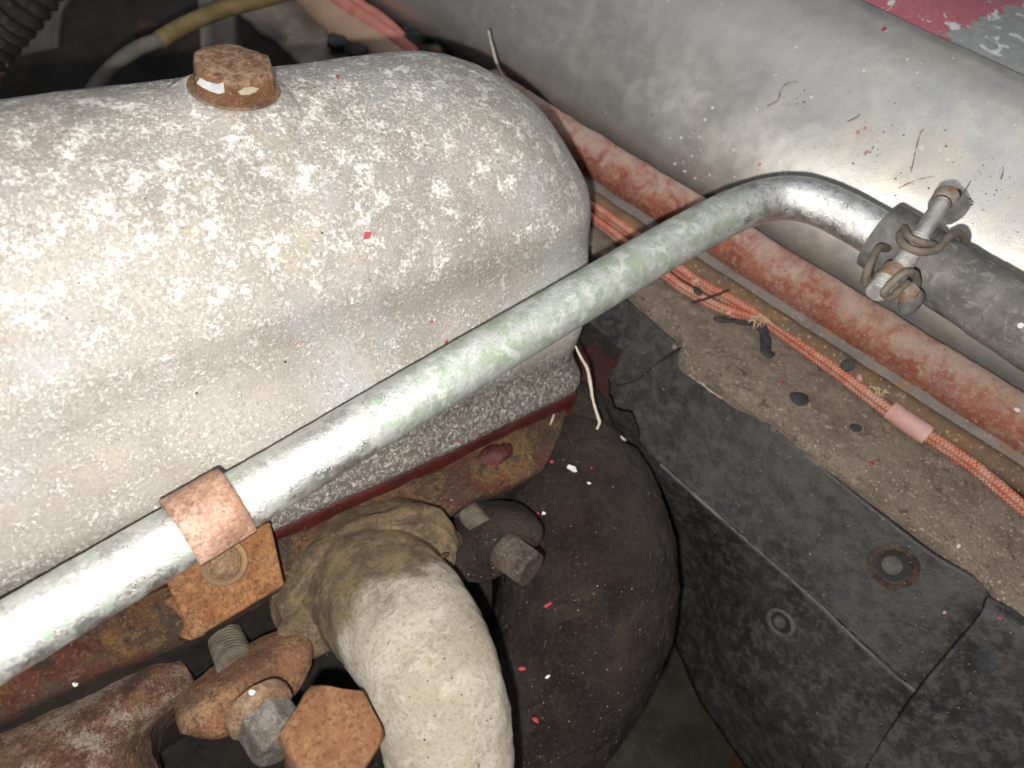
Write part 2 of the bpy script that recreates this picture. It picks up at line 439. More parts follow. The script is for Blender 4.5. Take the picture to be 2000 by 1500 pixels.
def m_rubber(name, a, b, crack=True, dust=(.24, .23, .215)):
    s = Mat(name)
    c = s.mix(s.th(s.noise(.9, 5, .65, .4), .36, .66), a, b)
    c = s.mix(s.mul(s.th(s.noise(2.4, 5, .7, .5, off=4), .52, .70), .75), c, dust)
    if crack:
        v = s.vec((3.2, .55, 2.6), (0, .25, .15)); w = s.noise(1.5, 6, .72, .25, vec=v, off=3)
        k = s.mul(s.th(w, .60, .80), .35); c = s.mix(k, c, (.035, .034, .033)); s.bump(w, .9, .6)
    s.bump(s.noise(12, 4, .75), .4, .5)
    return s.done(c, .85, 0, .3)
def m_boltrust():
    s = Mat('dusty_rusted_bolt')
    n = s.noise(1.6, 5, .68, .4); c = s.mix(s.th(n, .36, .62), (.15, .066, .03), (.22, .11, .056))
    x, y, z = s.xyz()
    top = s.th(z, 34.98, 35.14)
    c = s.mix(s.mul(s.mul(top, s.th(s.noise(3.5, 5, .72, .4, off=3), .36, .60)), .8), c, (.36, .265, .18))
    c = s.mix(s.mul(s.th(s.noise(8, 6, .8, off=5), .50, .64), .7), c, (.10, .045, .022))
    c = s.mix(s.mul(s.th(s.noise(17, 4, .75, off=8), .62, .70), .6), c, (.55, .43, .30))
    s.bump(s.noise(4, 5, .7), 1.4, .7); s.bump(s.noise(10, 6, .8), 1.0, .8)
    return s.done(c, .9, 0, .3)

def m_sootred():
    s = Mat('soot_over_red_paint')
    c = s.mix(s.th(s.noise(1.2, 5, .7), .38, .62), (.009, .008, .007), (.024, .019, .015))
    d = s.n.new('ShaderNodeVectorMath'); d.operation = 'DISTANCE'; s.t.links.new(s.co, d.inputs[0]); d.inputs[1].default_value = (20.4, 12.9, 23.4)
    k = s.th(s.add(d.outputs['Value'], s.mul(s.noise(1.1, 5, .65), 2.4)), 3.1, 2.3)
    c = s.mix(k, c, (.055, .010, .008))
    c = s.mix(s.mul(s.th(s.noise(9, 6, .82, off=4), .58, .70), .6), c, (.15, .11, .07))
    s.bump(s.noise(3, 5, .72), 2.2, .6); s.bump(s.noise(9, 6, .82), 1.6, .9)
    return s.done(c, .5, 0, .5)
MT = {}
MT['sootred'] = m_sootred()
MT['cover'] = m_cover(); MT['pipe'] = m_pipe(); MT['panel'] = m_panel(); MT['bonnet'] = m_bonnet(); MT['rail'] = m_rail()
MT['dirt'] = m_dirt(); MT['black'] = m_black(); MT['casting'] = m_casting(); MT['head'] = m_head(); MT['elbow'] = m_elbow()
MT['braid'] = m_braid(); MT['boltrust'] = m_boltrust()
MT['bracket'] = m_rust('orange_rust', (.115, .046, .018), (.185, .078, .029), (.24, .115, .045), (.28, .165, .085), 1, .4)
MT['band'] = m_rust('pale_orange_rust', (.255, .135, .09), (.31, .18, .125), (.36, .235, .175), (.42, .32, .265), .9, .6, .3)
MT['clamp'] = m_rust('brown_rust', (.075, .032, .017), (.135, .062, .032), (.19, .10, .05), (.27, .19, .105), 1, .5)
MT['manifold'] = m_rust('scaly_rust', (.085, .036, .02), (.15, .07, .037), (.23, .135, .075), (.38, .325, .26), 1.5, .75, .9)
MT['hexrust'] = m_rust('sanded_rust', (.145, .06, .026), (.20, .088, .038), (.245, .125, .06), (.34, .22, .125), .9, .5, .9)
MT['flange'] = m_rust('ochre_scorched', (.06, .038, .018), (.125, .08, .032), (.24, .16, .055), (.28, .22, .13), 1.1, .5, .9)
MT['redpaint'] = m_simple('old_red_paint', (.075, .008, .007), (.04, .008, .007), 1.3, (.05, .03, .02), (.56, .66), .33, 0, .5, .5)
MT['soot'] = m_simple('soot', (.008, .007, .006), (.020, .015, .012), 1.2, (.10, .075, .05), (.62, .72), .6, 0, .9)  # near-black colour standing for the shade in deep gaps
MT['greybolt'] = m_rust('dull_grey_steel', (.075, .065, .055), (.13, .122, .112), (.17, .16, .148), (.20, .15, .10), 1.3, .5, .5, rough=.6) if True else m_simple('dull_grey_steel', (.095, .09, .08), (.15, .142, .13), 1.4, (.05, .035, .025), (.54, .66), .6, .3, .6)
MT['darkbolt'] = m_rust('grimy_steel', (.04, .03, .023), (.075, .064, .052), (.105, .092, .077), (.12, .065, .03), 1.3, .5, .6, rough=.6) if True else m_simple('grimy_steel', (.055, .047, .038), (.09, .08, .066), 1.4, (.028, .02, .016), (.52, .64), .62, .2, .6)
MT['stud'] = m_simple('oiled_stud', (.055, .047, .033), (.11, .095, .07), 2, (.04, .03, .02), (.58, .70), .5, .3, .4)
MT['washer'] = m_rust('washer_rust', (.14, .075, .04), (.20, .12, .07), (.26, .18, .11), (.33, .26, .18), 1.5, .5)
MT['ochre'] = m_simple('dirty_brown_strip', (.155, .09, .045), (.12, .085, .058), .9, (.08, .06, .04), (.60, .70), .75, 0, .5, third=(.21, .12, .05))
MT['greystrip'] = m_simple('dull_grey_strip', (.16, .15, .142), (.21, .195, .18), .8, (.11, .10, .09), (.60, .70), .6, .2, .4, third=(.24, .15, .085))
MT['hose'] = m_rubber('perished_rubber', (.095, .09, .086), (.16, .152, .143), True, (.235, .22, .20))
MT['collar'] = m_rubber('dusty_strap', (.085, .082, .08), (.15, .143, .137), False, (.18, .172, .165))
MT['corr'] = m_rubber('black_conduit', (.022, .022, .022), (.038, .037, .036), False, (.062, .06, .058))
MT['wire'] = m_simple('dusty_wire', (.155, .13, .10), (.225, .19, .155), 2, (.10, .055, .03), (.58, .68), .62, .3, .4)
MT['zinc'] = m_simple('zinc_thread', (.42, .42, .41), (.55, .55, .535), 3, (.20, .18, .15), (.58, .70), .38, .7, .4)
MT['zincrust'] = m_simple('rusting_zinc', (.36, .34, .31), (.30, .16, .075), 2.2, (.15, .07, .035), (.56, .68), .6, .3, .6)
MT['sleeve'] = m_simple('pink_sleeve', (.42, .225, .20), (.47, .29, .26), 1, (.30, .17, .14), (.62, .72), .6, 0, .3)
MT['cable'] = m_simple('olive_cable', (.13, .098, .038), (.19, .145, .06), .8, (.10, .08, .04), (.60, .70), .55, 0, .25)
MT['cabletip'] = m_simple('grey_cable', (.085, .078, .068), (.12, .112, .10), .8, (.09, .08, .07), (.60, .70), .6, 0, .25)
MT['wall'] = m_simple('dark_bulkhead', (.016, .014, .013), (.030, .026, .024), .35, (.05, .045, .04), (.62, .72), .75, 0, .4, third=(.036, .027, .022))
MT['plategrey'] = m_simple('dull_grey_plate', (.075, .072, .07), (.115, .11, .106), .5, (.16, .155, .15), (.62, .72), .65, .1, .5)
MT['dirtyplate'] = m_simple('dirty_grey_plate', (.17, .145, .13), (.25, .215, .195), .45, (.08, .07, .06), (.60, .70), .8, 0, .6, third=(.12, .10, .09))
MT['beigehose'] = m_simple('beige_ledge_lip', (.36, .25, .175), (.43, .30, .215), .5, (.22, .16, .12), (.62, .72), .75, 0, .4)
MT['coralhose'] = m_simple('coral_cable', (.47, .155, .125), (.52, .225, .185), .5, (.28, .10, .08), (.60, .70), .7, 0, .4)
MT['bluepanel'] = m_simple('blue_grey_panel', (.125, .13, .14), (.17, .175, .185), .5, (.24, .24, .25), (.64, .72), .6, .2, .5)
MT['floor'] = m_simple('oily_floor', (.030, .026, .020), (.062, .055, .043), .25, (.11, .10, .085), (.64, .72), .85, 0, .6)
MT['brownblock'] = m_simple('brown_block', (.13, .052, .022), (.17, .072, .03), .5, (.08, .03, .015), (.62, .72), .8, 0, .4)
MT['root'] = m_simple('dry_root', (.42, .36, .29), (.52, .46, .38), 3, (.25, .2, .15), (.62, .72), .8, 0, .4)
MT['straw'] = m_simple('straw', (.44, .35, .19), (.54, .46, .29), 3, (.30, .22, .12), (.62, .72), .8, 0, .3)
MT['redflake'] = m_simple('red_flake', (.30, .022, .03), (.36, .045, .05), 3, None, rough=.5, bump=.2)
MT['pinkflake'] = m_simple('faded_flake', (.42, .14, .15), (.47, .20, .20), 3, None, rough=.6, bump=.2)
MT['whiteflake'] = m_simple('white_flake', (.50, .49, .49), (.60, .585, .57), 3, None, rough=.6, bump=.2)
MT['whitepaint'] = m_simple('white_paint_rest', (.33, .35, .375), (.42, .44, .465), 3, (.30, .22, .15), (.64, .7), rough=.5, bump=.3)
MT['beigepaint'] = m_simple('beige_paint_rest', (.30, .27, .20), (.36, .32, .24), 3, (.2, .13, .07), (.64, .7), rough=.6, bump=.3)
MT['hole'] = m_simple('hole_shade', (.012, .012, .013), (.020, .020, .020), 1, None, rough=.9)
MT['blackblob'] = m_simple('black_rubber_bit', (.022, .023, .025), (.045, .045, .047), 2, (.09, .085, .08), (.6, .7), rough=.7)
MT['grit'] = m_simple('grit', (.34, .29, .23), (.18, .145, .11), 6, None, rough=.95)
MT['palegrit'] = m_simple('pale_grit', (.42, .38, .32), (.26, .22, .18), 6, None, rough=.9)
MT['dustgrit'] = m_simple('dust_grit', (.22, .20, .18), (.12, .11, .10), 6, None, rough=.9)
MT['whitespeck'] = m_simple('white_speck', (.80, .79, .76), (.72, .71, .68), 6, None, rough=.8)
MT['oxide'] = m_simple('oxide_grain', (.72, .69, .63), (.60, .57, .51), 6, None, rough=.95)

# ================================================================== SETTING
def quad(name, pts, mat, n=24, rough=None, thick=0):
    a, b, c, d = pts
    return loft(name, [[a, b], [d, c]], n, n, mat, None, thick, rough)
fl = quad('bay_floor', [V(-60, -40, -44), V(70, -40, -44), V(70, 70, -44), V(-60, 70, -44)], MT['floor'], 60, (.8, .15))
tag(fl, 'dark oily floor of the engine bay', kind='structure')
bk = loft('bulkhead', [[at(-500, 700, 56), at(300, 700, 56), at(1000, 600, 56)], [at(-500, 100, 56), at(300, 100, 56), at(1000, 100, 56)], [at(-500, -500, 54), at(300, -500, 54), at(1000, -500, 54)]], 30, 40, MT['wall'], None, 1, (.3, .2))
tag(bk, 'dark grimy bulkhead behind the engine', kind='structure')

# ================================================================== ROCKER COVER
cover = thing('rocker_cover', 'pale oxidised cast cover with rounded end and one rusty hex bolt', 'engine cover', (8, 19.5, -20))
YC = 19.0
prof = [  # z, y_front, x_end, corner radius
    (-20.15, 11.8, 17.6, 1.2), (-19.9, 11.55, 17.8, 1.2), (-19.6, 11.5, 17.85, 1.2), (-19.3, 11.75, 17.75, 1.2), (-18.9, 12.15, 17.85, 1.3),
    (-18.3, 12.3, 18.1, 1.4), (-17.7, 12.5, 18.5, 1.6), (-17.0, 12.9, 19.05, 2.0), (-16.3, 13.5, 19.5, 2.4), (-15.6, 13.9, 19.8, 2.8), (-14.9, 13.99, 19.95, 3.2), (-14.2, 14.05, 19.9, 3.6),
    (-13.5, 14.42, 19.6, 4.0), (-12.8, 14.95, 19.1, 4.0), (-12.1, 15.6, 18.3, 3.35), (-11.55, 16.35, 17.25, 2.6), (-11.15, 17.15, 16.0, 1.8), (-10.9, 18.0, 14.6, .95), (-10.78, 18.6, 13.2, .35)]
P = catmull(np.array(prof), 120)
XL = -9.0
def ringpts(z, yf, xe, rc):
    yb = 2 * YC - yf; rc = min(rc, (yb - yf) / 2 - .05); pts = []
    for x in np.linspace(XL, xe - rc, 170): pts.append((x, yf, z))
    for t in np.linspace(0, math.pi / 2, 42)[1:]: pts.append((xe - rc + rc * math.sin(t), yf + rc - rc * math.cos(t), z))
    for y in np.linspace(yf + rc, yb - rc, 60)[1:]: pts.append((xe, y, z))
    for t in np.linspace(0, math.pi / 2, 24)[1:]: pts.append((xe - rc + rc * math.cos(t), yb - rc + rc * math.sin(t), z))
    for x in np.linspace(xe - rc, XL, 60)[1:]: pts.append((x, yb, z))
    return pts
rings = [ringpts(*q) for q in P]; nb = len(rings[0]); vv = np.array(rings).reshape(-1, 3)
for p_ in vv:
    if p_[1] < 15.2 and -17.2 < p_[2] < -13.2:
        w = max(0, 1 - abs(p_[2] + 15.4) / 1.8) * min(1, max(0, (5 - p_[0]) / 6)); p_[1] -= .26 * w
# slight wavy sag of the lower flank, as in the casting
ff = gridfaces(len(rings), nb); last = (len(rings) - 1) * nb
ff.append(tuple(range(last, last + nb)))
lo = [p + np.zeros(3) for p in vv]
sh = put('shell', vv, ff, MT['cover'], cover, 50)
me = sh.data
nrm = [v.normal.copy() for v in me.vertices]
for v, n in zip(me.vertices, nrm):
    c = v.co * 100
    w = .07 * fn(c, .22, 2) + .012 * mnoise.noise(c * 3.0) + .010 * mnoise.noise(c * 8.0)
    v.co += n * w * CM
me.update()
# raised pad and bolt
BC = atz(458, 176, -10.58)
lathe('bolt_pad', BC + V(0, 0, -.25), V(0, 0, 1), [(2.3, -.6), (2.0, -.3), (1.7, -.05), (1.45, .14), (1.25, .26), (1.0, .29)], MT['cover'], cover, 48, rough=(.03, 2.))
bz = BC + V(0, 0, .04)
hb = None
wsh = lathe('washer', bz, V(0, 0, 1), [(1.15, 0), (1.17, .03), (1.15, .07), (.9, .09)], MT['washer'], cover, 48)
hb = hexhead('hex_bolt', bz + V(0, 0, .07), V(.01, -.03, 1), 1.10, .66, MT['boltrust'], cover, ref=unit(at(1000, 300, 20) - at(455, 160, 20)) + V(0, 0, 0), dome=.10, rough=(.035, 2.5))

# ================================================================== PIPE, HOSE, CLAMP
pp = [(-200, 1376, 16.0), (0, 1255, 17.0), (275, 1092, 18.7), (550, 930, 20.5), (825, 764, 22.6), (1100, 602, 24.8), (1250, 512, 26.1), (1350, 455, 27.0), (1430, 414, 27.7), (1500, 391, 28.2), (1560, 388, 28.1), (1620, 406, 27.7), (1680, 437, 27.2), (1735, 470, 26.8), (1790, 503, 26.4)]
pp = [(x, y, d * (.965 + .03 * min(1, max(0, (x - 900) / 700)))) for x, y, d in pp]
PIPE = [at(*q) for q in pp]
pipe = tube('metal_pipe', PIPE, .785, MT['pipe'], None, 48, 220, rough=(.012, 3.0))
tag(pipe, 'bent galvanised pipe with green patina running diagonally past the cover', 'pipe')
hp = [(1715, 462, 26.9), (1790, 503, 26.2), (1900, 572, 25.3), (2000, 638, 24.5), (2150, 735, 23.5), (2350, 870, 22.2)]
hs = tube('rubber_hose', [at(*q) for q in hp], [1.02, 1.1, 1.14, 1.12, 1.1], MT['hose'], None, 48, 90, rough=(.035, 1.3))
tag(hs, 'cracked grey rubber hose pushed onto the end of the bent pipe', 'hose')

clampT = thing('hose_clamp', 'dusty wire hose clamp with threaded screw round the hose end', 'hose clamp', at(1770, 480, 26))
# strap round the hose end
a0, a1 = at(1718, 462, 26.85), at(1800, 511, 26.1)
tube('strap', [a0, (a0 + a1) / 2, a1], 1.17, MT['collar'], clampT, 40, 14, rough=(.05, 1.2))
def cl(px, py, d=24.5): return at(px, py, d)
sc0, sc1 = cl(1838, 398, 25.2), cl(1728, 572, 24.2); sd = unit(sc1 - sc0)
lathe('screw_head', sc0 - sd * .35, -sd, [(.31, -.25), (.37, -.2), (.38, .1), (.32, .2), (.17, .24)], MT['zincrust'], clampT, 28, rough=(.04, 3))
tube('screw_shank', [sc0 - sd * .1, cl(1797, 463, 24.9)], .27, MT['zinc'], clampT, 24, 12, rough=(.02, 4))
thr = lambda s, th: 1 + .13 * math.sin(2 * math.pi * s / .125 + th)
tube('screw_thread', [cl(1797, 463, 24.9), cl(1745, 545, 24.35)], .30, MT['zinc'], clampT, 24, 120, rfun=thr)
tube('rusty_nut', [cl(1748, 528, 24.35), cl(1731, 548, 24.2)], .37, MT['zincrust'], clampT, 22, 6, rough=(.05, 3))
tube('lower_thread', [cl(1731, 548, 24.25), cl(1712, 572, 24.0)], .31, MT['zinc'], clampT, 24, 60, rfun=thr)
lathe('end_nut', cl(1772, 572, 24.2), unit(cl(1790, 545, 23.6) - cl(1772, 572, 24.2)), [(.30, -.2), (.34, 0), (.30, .22), (.16, .26)], MT['zincrust'], clampT, 6, sharp=20)
blob('lug', cl(1778, 590, 24.8), V(.32, .34, .5), MT['collar'], clampT, rough=(.06, 2))
def wire(pts, r=.125): return tube('wire_loop', [cl(*q) for q in pts], r, MT['wire'], clampT, 14, 70, round_end=True, rough=(.015, 4))
wire([(1766, 448, 25.3), (1757, 462, 24.7), (1768, 480, 24.2), (1800, 492, 24.0), (1830, 486, 24.2), (1852, 464, 24.6), (1872, 455, 25.0), (1884, 468, 25.5), (1880, 486, 26.0)])
wire([(1822, 478, 24.5), (1800, 474, 24.3), (1775, 462, 24.5), (1766, 446, 25.0)], .12)
wire([(1732, 486, 25.3), (1718, 484, 24.8), (1706, 500, 24.3), (1694, 530, 24.0), (1690, 550, 24.3), (1702, 562, 24.8)])
wire([(1735, 580, 24.0), (1727, 570, 23.7), (1745, 549, 23.5), (1768, 533, 23.5), (1786, 536, 23.9), (1790, 556, 24.5), (1784, 566, 24.9)])
wire([(1727, 572, 23.8), (1738, 582, 23.9), (1756, 568, 24.0), (1772, 552, 24.1)], .115)
lathe('strap_disc', at(1852, 402, 27.2), -unit(at(1852, 402, 27.2)), [(.62, -.05), (.64, 0), (.45, .06)], MT['collar'], clampT, 36, rough=(.05, 2))

# ================================================================== BRACKET
br = thing('pipe_bracket', 'orange rusty bracket plate with a clip band holding the pipe', 'bracket', at(440, 1150, 20.5))
def pipepos(px):
    i = [q[0] for q in pp]; return at(*[np.interp(px, i, [q[k] for q in pp]) for k in range(3)])
b0, b1 = pipepos(352), pipepos(462)
Tb = unit(b1 - b0); toC = unit(-(b0 + b1) / 2); toC = unit(toC - toC.dot(Tb) * Tb); sideb = np.cross(Tb, toC)
if sideb.dot(-Uv) < 0: sideb = -sideb              # sideb points to the lower side of the pipe
rows = []
for t in (0, 1):
    c = b0 * (1 - t) + b1 * t; r_ = []
    for a in np.linspace(-150, 62, 40):
        th = math.radians(a); r_.append(c + .90 * (math.cos(th) * toC + math.sin(th) * sideb))
    rows.append(r_)
g = np.stack([catmull(np.stack(rows)[:, j], 10) for j in range(40)], 1)
bo = put('clip_band', g.reshape(-1, 3), gridfaces(10, 40), MT['band'], br, 60, rough=(.012, 2)); bm_ = bo
def faceout(o, c):
    p = o.data.polygons[len(o.data.polygons) // 2]; w = np.array(p.center) / CM - LIFT
    if np.dot(np.array(p.normal), -w) < 0:
        o.data.flip_normals()
faceout(bo, None); solid(bo, .09, 1)
# flat tab of the clip, holding the bolt
pl = [(322, 1128, 20.2), (345, 1108, 20.1), (482, 1037, 20.6), (527, 1019, 20.9), (555, 1143, 20.7), (374, 1252, 19.9)]
PLT = [at(*q) for q in pl]
# make planar
cc = np.mean(PLT, 0); uu, ss, vt = np.linalg.svd(np.array(PLT) - cc); nn = vt[2]
if nn.dot(-cc) < 0: nn = -nn
PLT = [p_ - nn * np.dot(p_ - cc, nn) for p_ in PLT]
pr = prism('plate', PLT, .22, MT['bracket'], br, bev=.06)
P2 = [at(318, 1172, 20.9), at(345, 1160, 20.9), at(400, 1240, 20.9), at(372, 1252, 20.8), at(352, 1246, 20.8)]
prism('backing_plate', P2, .2, MT['bracket'], br, bev=.04)
hc = at(432, 1100, 19.95); ha = nn
hc = hc - nn * np.dot(hc - cc, nn) + nn * .02
lathe('bolt_washer', hc, ha, [(.62, -.02), (.60, .06), (.50, .09), (.44, .04)], MT['ochre'], br, 32, close=False)
lathe('bolt_end', hc, ha, [(.44, -.05), (.43, .10), (.36, .15), (.34, .17), (.30, .21), (.12, .25)], MT['washer'], br, 28)

# ================================================================== ENGINE BLOCK
eng = thing('engine_block', 'grimy engine head and dark casting below the pale cover', 'engine', at(900, 1000, 30))
A = [atz(*q, -20.05) for q in [(-300, 1400), (150, 1190), (545, 1030), (830, 900), (1000, 822), (1125, 765)]]
Bq_ = [atz(*q, -20.75) for q in [(-300, 1440), (150, 1225), (545, 1058), (830, 930), (1000, 848), (1118, 795)]]
C = [atz(*q, -21.1) for q in [(-300, 1560), (60, 1372), (390, 1225), (680, 1085), (900, 990), (1060, 915)]]
D = [p_ + V(0, .25, -1.0) for p_ in C]; E_ = [p_ + V(0, .3, -9) for p_ in C]
loft('gasket_edge', [[p_ + V(0, 1, .35) for p_ in A], A, Bq_, [p_ + V(0, -.1, -.25) for p_ in Bq_]], 18, 90, MT['redpaint'], eng, rough=(.04, 1.2))
loft('head_wall', [[p_ + V(0, .1, .3) for p_ in D], E_], 30, 100, MT['soot'], eng, rough=(.12, .8))  # wall coloured near-black for the dark gap below the ledge
loft('head_ledge', [[p_ + V(0, .3, .05) for p_ in Bq_], [(p_ * .5 + q * .5) + V(0, 0, .18) for p_, q in zip(Bq_, C)], C, D], 40, 120, MT['head'], eng, rough=(.10, .8))
for (x, y, d, r) in ((678, 1010, 25.3, V(.8, .42, .45)), (968, 890, 27.0, V(.75, .42, .38)), (350, 1175, 22.0, V(.6, .4, .4))):
    blob('paint_boss', at(x, y, d), r, MT['redpaint'], eng, rough=(.10, 1.3), sub=4)
# sooty back plate past the end of the cover
bp = [(1085, 800), (1100, 700), (1128, 600), (1155, 540), (1196, 590), (1206, 620), (1210, 655), (1220, 672), (1206, 700), (1193, 745), (1190, 772), (1206, 800), (1232, 806), (1243, 830), (1250, 862), (1270, 885), (1285, 905), (1292, 940), (1270, 980), (1150, 930), (1090, 880)]
bpp = []
for i, q in enumerate(bp):
    bpp.append(atz(*q, -21.6 - max(0, q[1] - 800) * .022))
rg_ = []
for i in range(len(bpp)):
    a_, b_ = bpp[i], bpp[(i + 1) % len(bpp)]
    for t in (0, .2, .4, .6, .8):
        q = a_ * (1 - t) + b_ * t; rg_.append(q + V(.16 * fn(q, 1.7), .16 * fn(q + 7, 1.7), 0))
bpp = rg_
o = prism('back_plate', bpp, 2.0, MT['sootred'], eng, bev=.06, seg=2)
hq = [(1120, 800, 31.6), (1112, 840, 31.4), (1110, 895, 31.1), (1128, 985, 30.6), (1148, 1090, 30.0), (1140, 1200, 29.6), (1095, 1310, 29.2), (1030, 1420, 29.0), (960, 1530, 29.0), (880, 1660, 29.0)]
tube('dark_casting', [at(*q) for q in hq], [1.5, 2.1, 2.75, 3.2, 3.42, 3.4, 3.2, 3.0, 2.9, 2.9], MT['casting'], eng, 200, 300, rough=(.085, 1.6), round_end=True)
# block wall under the manifold, coloured near-black for the shade there
loft('block_wall', [[at(-300, 1400, 24), at(200, 1260, 25), at(600, 1130, 27), at(960, 960, 29)], [at(-300, 1700, 24), at(200, 1600, 25.5), at(600, 1500, 27.5), at(960, 1400, 29)], [at(-300, 2100, 24), at(200, 2100, 25.5), at(600, 2000, 27.5), at(960, 1900, 29)]], 60, 80, MT['soot'], eng, rough=(.25, .7))

# ================================================================== MANIFOLD PARTS
Yn = V(0, -1, 0)
elb = thing('exhaust_elbow', 'pale cream cast elbow curving down from its scorched flange', 'exhaust elbow', at(800, 1300, 21))
el = [(664, 1100, 25.8), (722, 1142, 23.7), (784, 1208, 21.5), (836, 1298, 20.0), (868, 1400, 19.4), (884, 1515, 19.3), (888, 1680, 19.8)]
tube('elbow_pipe', [at(*q) for q in el], [2.3, 2.12, 1.92, 1.76, 1.65, 1.57, 1.52], MT['elbow'], elb, 90, 150, rough=(.075, 1.2))
fdir = unit(at(900, 1035, 24.0) - at(545, 1195, 23.6))
tube('flange', [at(690, 1078, 25.4), at(702, 1098, 24.3), at(716, 1120, 23.4), at(726, 1136, 22.8)], [1.45, 1.66, 1.70, 1.5], MT['elbow'], elb, 72, 40, flat=(fdir, 1.82), rough=(.16, .9))
tube('flange_rib', [at(560, 1185, 23.4), at(640, 1120, 23.3), at(740, 1068, 23.6), at(840, 1046, 24.2), at(893, 1062, 24.6)], [.25, .42, .45, .45, .3], MT['flange'], elb, 20, 50, rough=(.14, 1.2))
tube('casting_seam', [at(570, 1180, 22.9), at(640, 1165, 21.6), at(720, 1150, 20.9), at(800, 1120, 21.2), at(872, 1085, 22.8)], .11, MT['flange'], elb, 10, 60, rough=(.1, 1.5))
blob('casting_knuckle', at(608, 1226, 22.6), V(.95, .9, .75), MT['elbow'], elb, rough=(.12, 1.6))

man = thing('exhaust_manifold', 'rusty manifold casting with pale scale in the near corner', 'manifold', at(100, 1500, 19))
mr = [
 [(-250, 1440, 20.5), (0, 1388, 21.2), (150, 1345, 21.7), (280, 1292, 22.3), (345, 1285, 22.6)],
 [(-250, 1470, 19.4), (0, 1418, 20.1), (150, 1375, 20.6), (290, 1315, 21.3), (372, 1318, 22.0)],
 [(-250, 1560, 18.3), (0, 1490, 18.9), (130, 1440, 19.4), (255, 1385, 20.2), (375, 1352, 21.6)],
 [(-250, 1680, 17.8), (0, 1600, 18.3), (120, 1540, 18.8), (235, 1470, 19.7), (300, 1425, 21.6)],
 [(-250, 1850, 17.8), (0, 1750, 18.3), (150, 1680, 18.7), (262, 1600, 19.7), (312, 1520, 21.8)]]
loft('manifold_casting', [[at(*q) for q in r_] for r_ in mr], 80, 80, MT['manifold'], man, rough=(.08, 1.0))
loft('casting_side', [[at(*q) for q in r_] for r_ in [[(345, 1285, 22.6), (372, 1318, 22.0), (375, 1352, 21.6), (300, 1425, 21.6), (312, 1520, 21.8), (320, 1650, 22)], [(360, 1300, 25), (385, 1330, 25), (388, 1365, 25), (315, 1440, 25), (325, 1530, 25), (330, 1650, 25)]]], 14, 40, MT['manifold'], man, rough=(.05, 1.))
loft('gasket_strip', [[at(*q) for q in r_] for r_ in [[(-250, 1425, 20.7), (0, 1372, 21.4), (180, 1318, 22.2), (345, 1265, 22.8)], [(-250, 1445, 20.4), (0, 1392, 21.1), (180, 1338, 21.9), (345, 1288, 22.5)]]], 6, 50, MT['flange'], man, .4, rough=(.06, 1.2))

cb = thing('manifold_clamp', 'brown rusty bridge clamp with grey hex bolt between manifold and elbow', 'clamp', at(480, 1380, 21))
co = [(352, 1432), (350, 1400), (366, 1378), (420, 1330), (480, 1288), (530, 1262), (572, 1244), (600, 1246), (612, 1268), (606, 1300), (590, 1335), (566, 1362), (520, 1396), (470, 1428), (420, 1440), (385, 1440)]
cpl = [at(x, y, 20.2 + (x - 350) * .0048 - (y - 1340) * .004) for x, y in co]
def cushion(name, outline, mat, parent, drop, crown, axis, rough=(.06, 1.3)):
    P_ = np.array(outline); c = P_.mean(0); n = len(P_); k = 5
    Pn = catmull(np.vstack([P_, P_[:1]]), n * k + 1)[:-1]; v = []; R_ = len(Pn)
    steps = [(1.0, -drop), (1.02, -drop * .5), (1.0, 0), (.95, crown * .40), (.86, crown * .68), (.7, crown * .86), (.45, crown * .97), (.2, crown)]
    for sc_, h in steps: v += [c + (q - c) * sc_ + axis * h for q in Pn]
    f = gridfaces(len(steps), R_, True); f.append(tuple(range((len(steps) - 1) * R_, len(steps) * R_)))
    o = put(name, v, f, mat, parent, 60, rough=rough)
    pl_ = o.data.polygons[-1]
    if np.dot(np.array(pl_.normal), axis) < 0: o.data.flip_normals()
    return o
cax = unit(-unit(at(480, 1345, 20)) * .75 + Yn * .35)
cushion('bridge', cpl, MT['clamp'], cb, 1.1, .55, cax)
tube('stud', [at(440, 1245, 23.0), at(462, 1300, 21.3)], .48, MT['stud'], cb, 28, 90, rfun=lambda s, th: 1 + .09 * math.sin(2 * math.pi * s / .19 + th))
wc = at(507, 1388, 19.35); wd_ = unit(Yn + V(.05, 0, .12))
lathe('washer', wc, wd_, [(.80, -.25), (.86, -.1), (.84, .12), (.70, .22), (.5, .22)], MT['washer'], cb, 36, rough=(.03, 2))
hexhead('hex_bolt', wc + wd_ * .2, wd_, .74, .95, MT['greybolt'], cb, ref=V(.3, 0, 1), dome=.05, rough=(.02, 2))

rb = thing('rusty_bolt', 'large sanded rusty hex bolt head in front of the pale elbow', 'bolt', at(650, 1440, 18.5))
rc0 = at(652, 1432, 17.3)
hexhead('head', rc0 - unit(V(.02, -.12, 1)) * .75, V(.02, -.12, 1), 1.18, .78, MT['hexrust'], rb, ref=unit(at(760, 1415, 17) - at(650, 1420, 17)) , dome=.12, rough=(.055, 1.8))
tube('shank', [rc0 + V(0, 0.1, -.7), rc0 + V(0, .4, -4.5)], [1.0, .95], MT['clamp'], rb, 32, 12, rough=(.04, 2))

